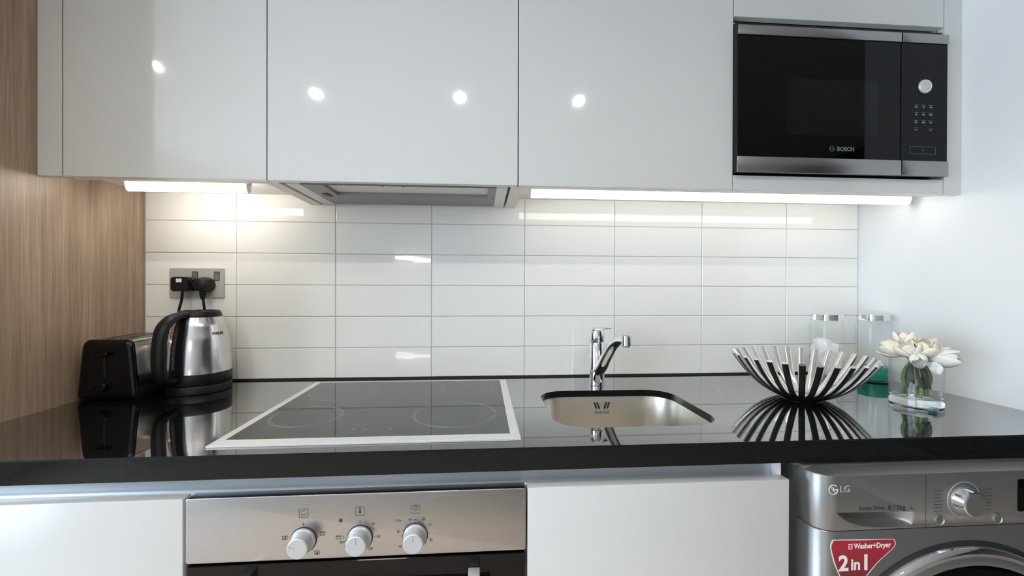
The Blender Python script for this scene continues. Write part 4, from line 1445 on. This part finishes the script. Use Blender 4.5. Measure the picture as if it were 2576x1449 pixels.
def flower(label, base, dirn, L_, W_, openness, np_, mname, stem_to, twist=0.0, extra=None, leaves=2):
    base = V3(*base)
    d = (AX * dirn[0] + BXv * dirn[1] + Vector((0, 0, dirn[2]))).normalized()
    foot = V3(*stem_to)
    t = thing('flower', label, 'flower', foot, group='white flowers in the vase')
    q = Vector((0, 0, 1)).rotation_difference(d)
    for ringk in range(2):
        cnt = (np_ + 1) // 2 if ringk == 0 else np_ // 2
        for k in range(cnt):
            bm = petal_bm(L_ * (1.0 - 0.08 * ringk), W_ * (1 - 0.08 * ringk), 0.010 + 0.006 * openness, 0.010 * (openness - 0.45) if ringk == 0 else -0.004 + 0.006 * openness)
            rot = Matrix.Rotation(2 * math.pi * (k + 0.5 * ringk) / cnt + twist, 4, 'Z') @ Matrix.Rotation((0.18 if ringk else 0.42) * openness * 1.5 + rnd.uniform(-0.05, 0.08), 4, 'Y')
            bmesh.ops.transform(bm, matrix=Matrix.Translation(base) @ q.to_matrix().to_4x4() @ rot, verts=bm.verts[:])
            obj('petal', bm, mname, t, sharp=80)
    if extra:
        eb, ed, eL, eW = extra
        bm = petal_bm(eL, eW, 0.004, 0.0)
        dd_ = (AX * ed[0] + BXv * ed[1] + Vector((0, 0, ed[2]))).normalized()
        fx = BXv - dd_ * BXv.dot(dd_)
        fx.normalize()
        fy = dd_.cross(fx)
        mt = Matrix(((fx.x, fy.x, dd_.x, 0), (fx.y, fy.y, dd_.y, 0), (fx.z, fy.z, dd_.z, 0), (0, 0, 0, 1)))
        bmesh.ops.transform(bm, matrix=Matrix.Translation(V3(*eb)) @ mt, verts=bm.verts[:])
        obj('petal', bm, mname, t, sharp=80)
    mid_ = (base + foot) * 0.5 + (Vector((VX, VY, base.z * 0.9)) - (base + foot) * 0.5) * 0.5
    mid_.z = 0.095
    bm = nb()
    tube(bm, smooth_path([foot, (foot + mid_) * 0.5 + Vector((0, 0, 0.004)), mid_, base - d * 0.006, base + d * 0.006], 5), 0.0042, 8)
    obj('stem', bm, 'leaf', t)
    for k in range(leaves):
        bm = petal_bm(0.066, 0.0120, 0.004, 0.004 * (1 if k % 2 else -1))
        ld_ = (foot - mid_).normalized()
        qq = Vector((0, 0, 1)).rotation_difference(ld_)
        bmesh.ops.transform(bm, matrix=Matrix.Translation(mid_ + Vector((0, 0, 0.012))) @ qq.to_matrix().to_4x4() @ Matrix.Rotation(rnd.uniform(0, 6.28), 4, 'Z') @ Matrix.Rotation(rnd.uniform(0.05, 0.22), 4, 'Y'), verts=bm.verts[:])
        obj('leaf', bm, 'leaf' if (k + len(label)) % 3 else 'leafdark', t, sharp=80)
    return t
FZ = 0.0225
flower('cream flower bud leaning out to the left over the vase rim', (-0.016, 0.014, 0.126), (-0.93, 0.10, 0.38), 0.062, 0.0185, 0.30, 6, 'petal', (-0.024, 0.004, FZ), 0.3)
flower('white flower bud leaning out to the right of the vase', (0.020, 0.012, 0.122), (0.97, 0.10, 0.10), 0.062, 0.0185, 0.30, 6, 'petal2', (0.019, 0.003, FZ), 0.1,
       extra=((0.030, 0.026, 0.116), (0.36, 0.10, -0.93), 0.033, 0.0125))
flower('topmost cream flower standing up at the back of the bunch', (-0.018, -0.010, 0.134), (-0.08, -0.05, 1.0), 0.054, 0.0185, 0.40, 6, 'petal', (-0.010, -0.014, FZ), 0.5)
flower('open cream flower facing forward, right of the bunch centre', (0.014, 0.010, 0.124), (0.14, 0.35, 0.9), 0.052, 0.0205, 0.66, 6, 'petal', (0.009, 0.018, FZ), 0.2)
flower('open cream flower left of the bunch centre', (-0.010, 0.022, 0.122), (-0.20, 0.40, 0.86), 0.050, 0.0200, 0.66, 6, 'petal', (-0.014, 0.018, FZ), 0.9)
flower('low white bud hanging forward over the vase rim', (0.003, 0.030, 0.127), (0.06, 0.88, -0.28), 0.042, 0.0140, 0.32, 5, 'petal2', (0.000, 0.024, FZ), 0.0)
flower('cream flower rising behind the right-hand bud', (0.026, -0.012, 0.124), (0.45, -0.10, 0.85), 0.044, 0.0170, 0.55, 6, 'petal', (0.021, -0.012, FZ), 0.7)

# ================================================================== LAMPS OF THE ROOM
for k, (x, y) in enumerate(((-1.80, -1.64), (-1.055, -1.915), (-0.168, -1.892), (0.589, -1.882))):
    t = thing('ceiling_downlight', 'ceiling downlight mirrored in ' + ('the wall cabinet door above the kettle', 'the left half of the hood cabinet door', 'the right half of the hood cabinet door', 'the cabinet door beside the microwave')[k], 'light', (x, y, CEIL - 0.012), group='ceiling downlights')
    bm = nb()
    lathe(bm, [(0.023, 0.003), (0.034, -0.006), (0.044, -0.004), (0.046, 0.0115), (0.023, 0.0115)], 32)
    obj('bezel', bm, 'white', t, world=False)
    bm = nb()
    lathe(bm, [(0, 0.004), (0.022, 0.004), (0.022, 0.010), (0, 0.010)], 24)
    obj('lens', bm, 'spot', t, world=False)
    ld_ = bpy.data.lights.new('beam', 'SPOT')
    ld_.energy = SPOT_W
    ld_.color = (1.0, 0.95, 0.88)
    ld_.spot_size = R(64)
    ld_.spot_blend = 0.5
    ld_.shadow_soft_size = 0.03
    lo_ = bpy.data.objects.new('beam', ld_)
    COL.objects.link(lo_)
    lo_.parent = t
    lo_.location = (0, 0, -0.012)
t = thing('wall_lamp', 'horizontal bar lamp on the rear wall, mirrored in the tiles', 'light', (-0.99, -4.6, 0.68))
obj('bracket', B(-1.22, -4.598, 0.655, -0.76, -4.57, 0.705, 0.004), 'white', t)
bm = nb()
tube(bm, [(-1.22, -4.545, 0.68), (-0.76, -4.545, 0.68)], 0.028, 20, up=(0, 1, 0))
obj('diffuser', bm, 'lamp', t)
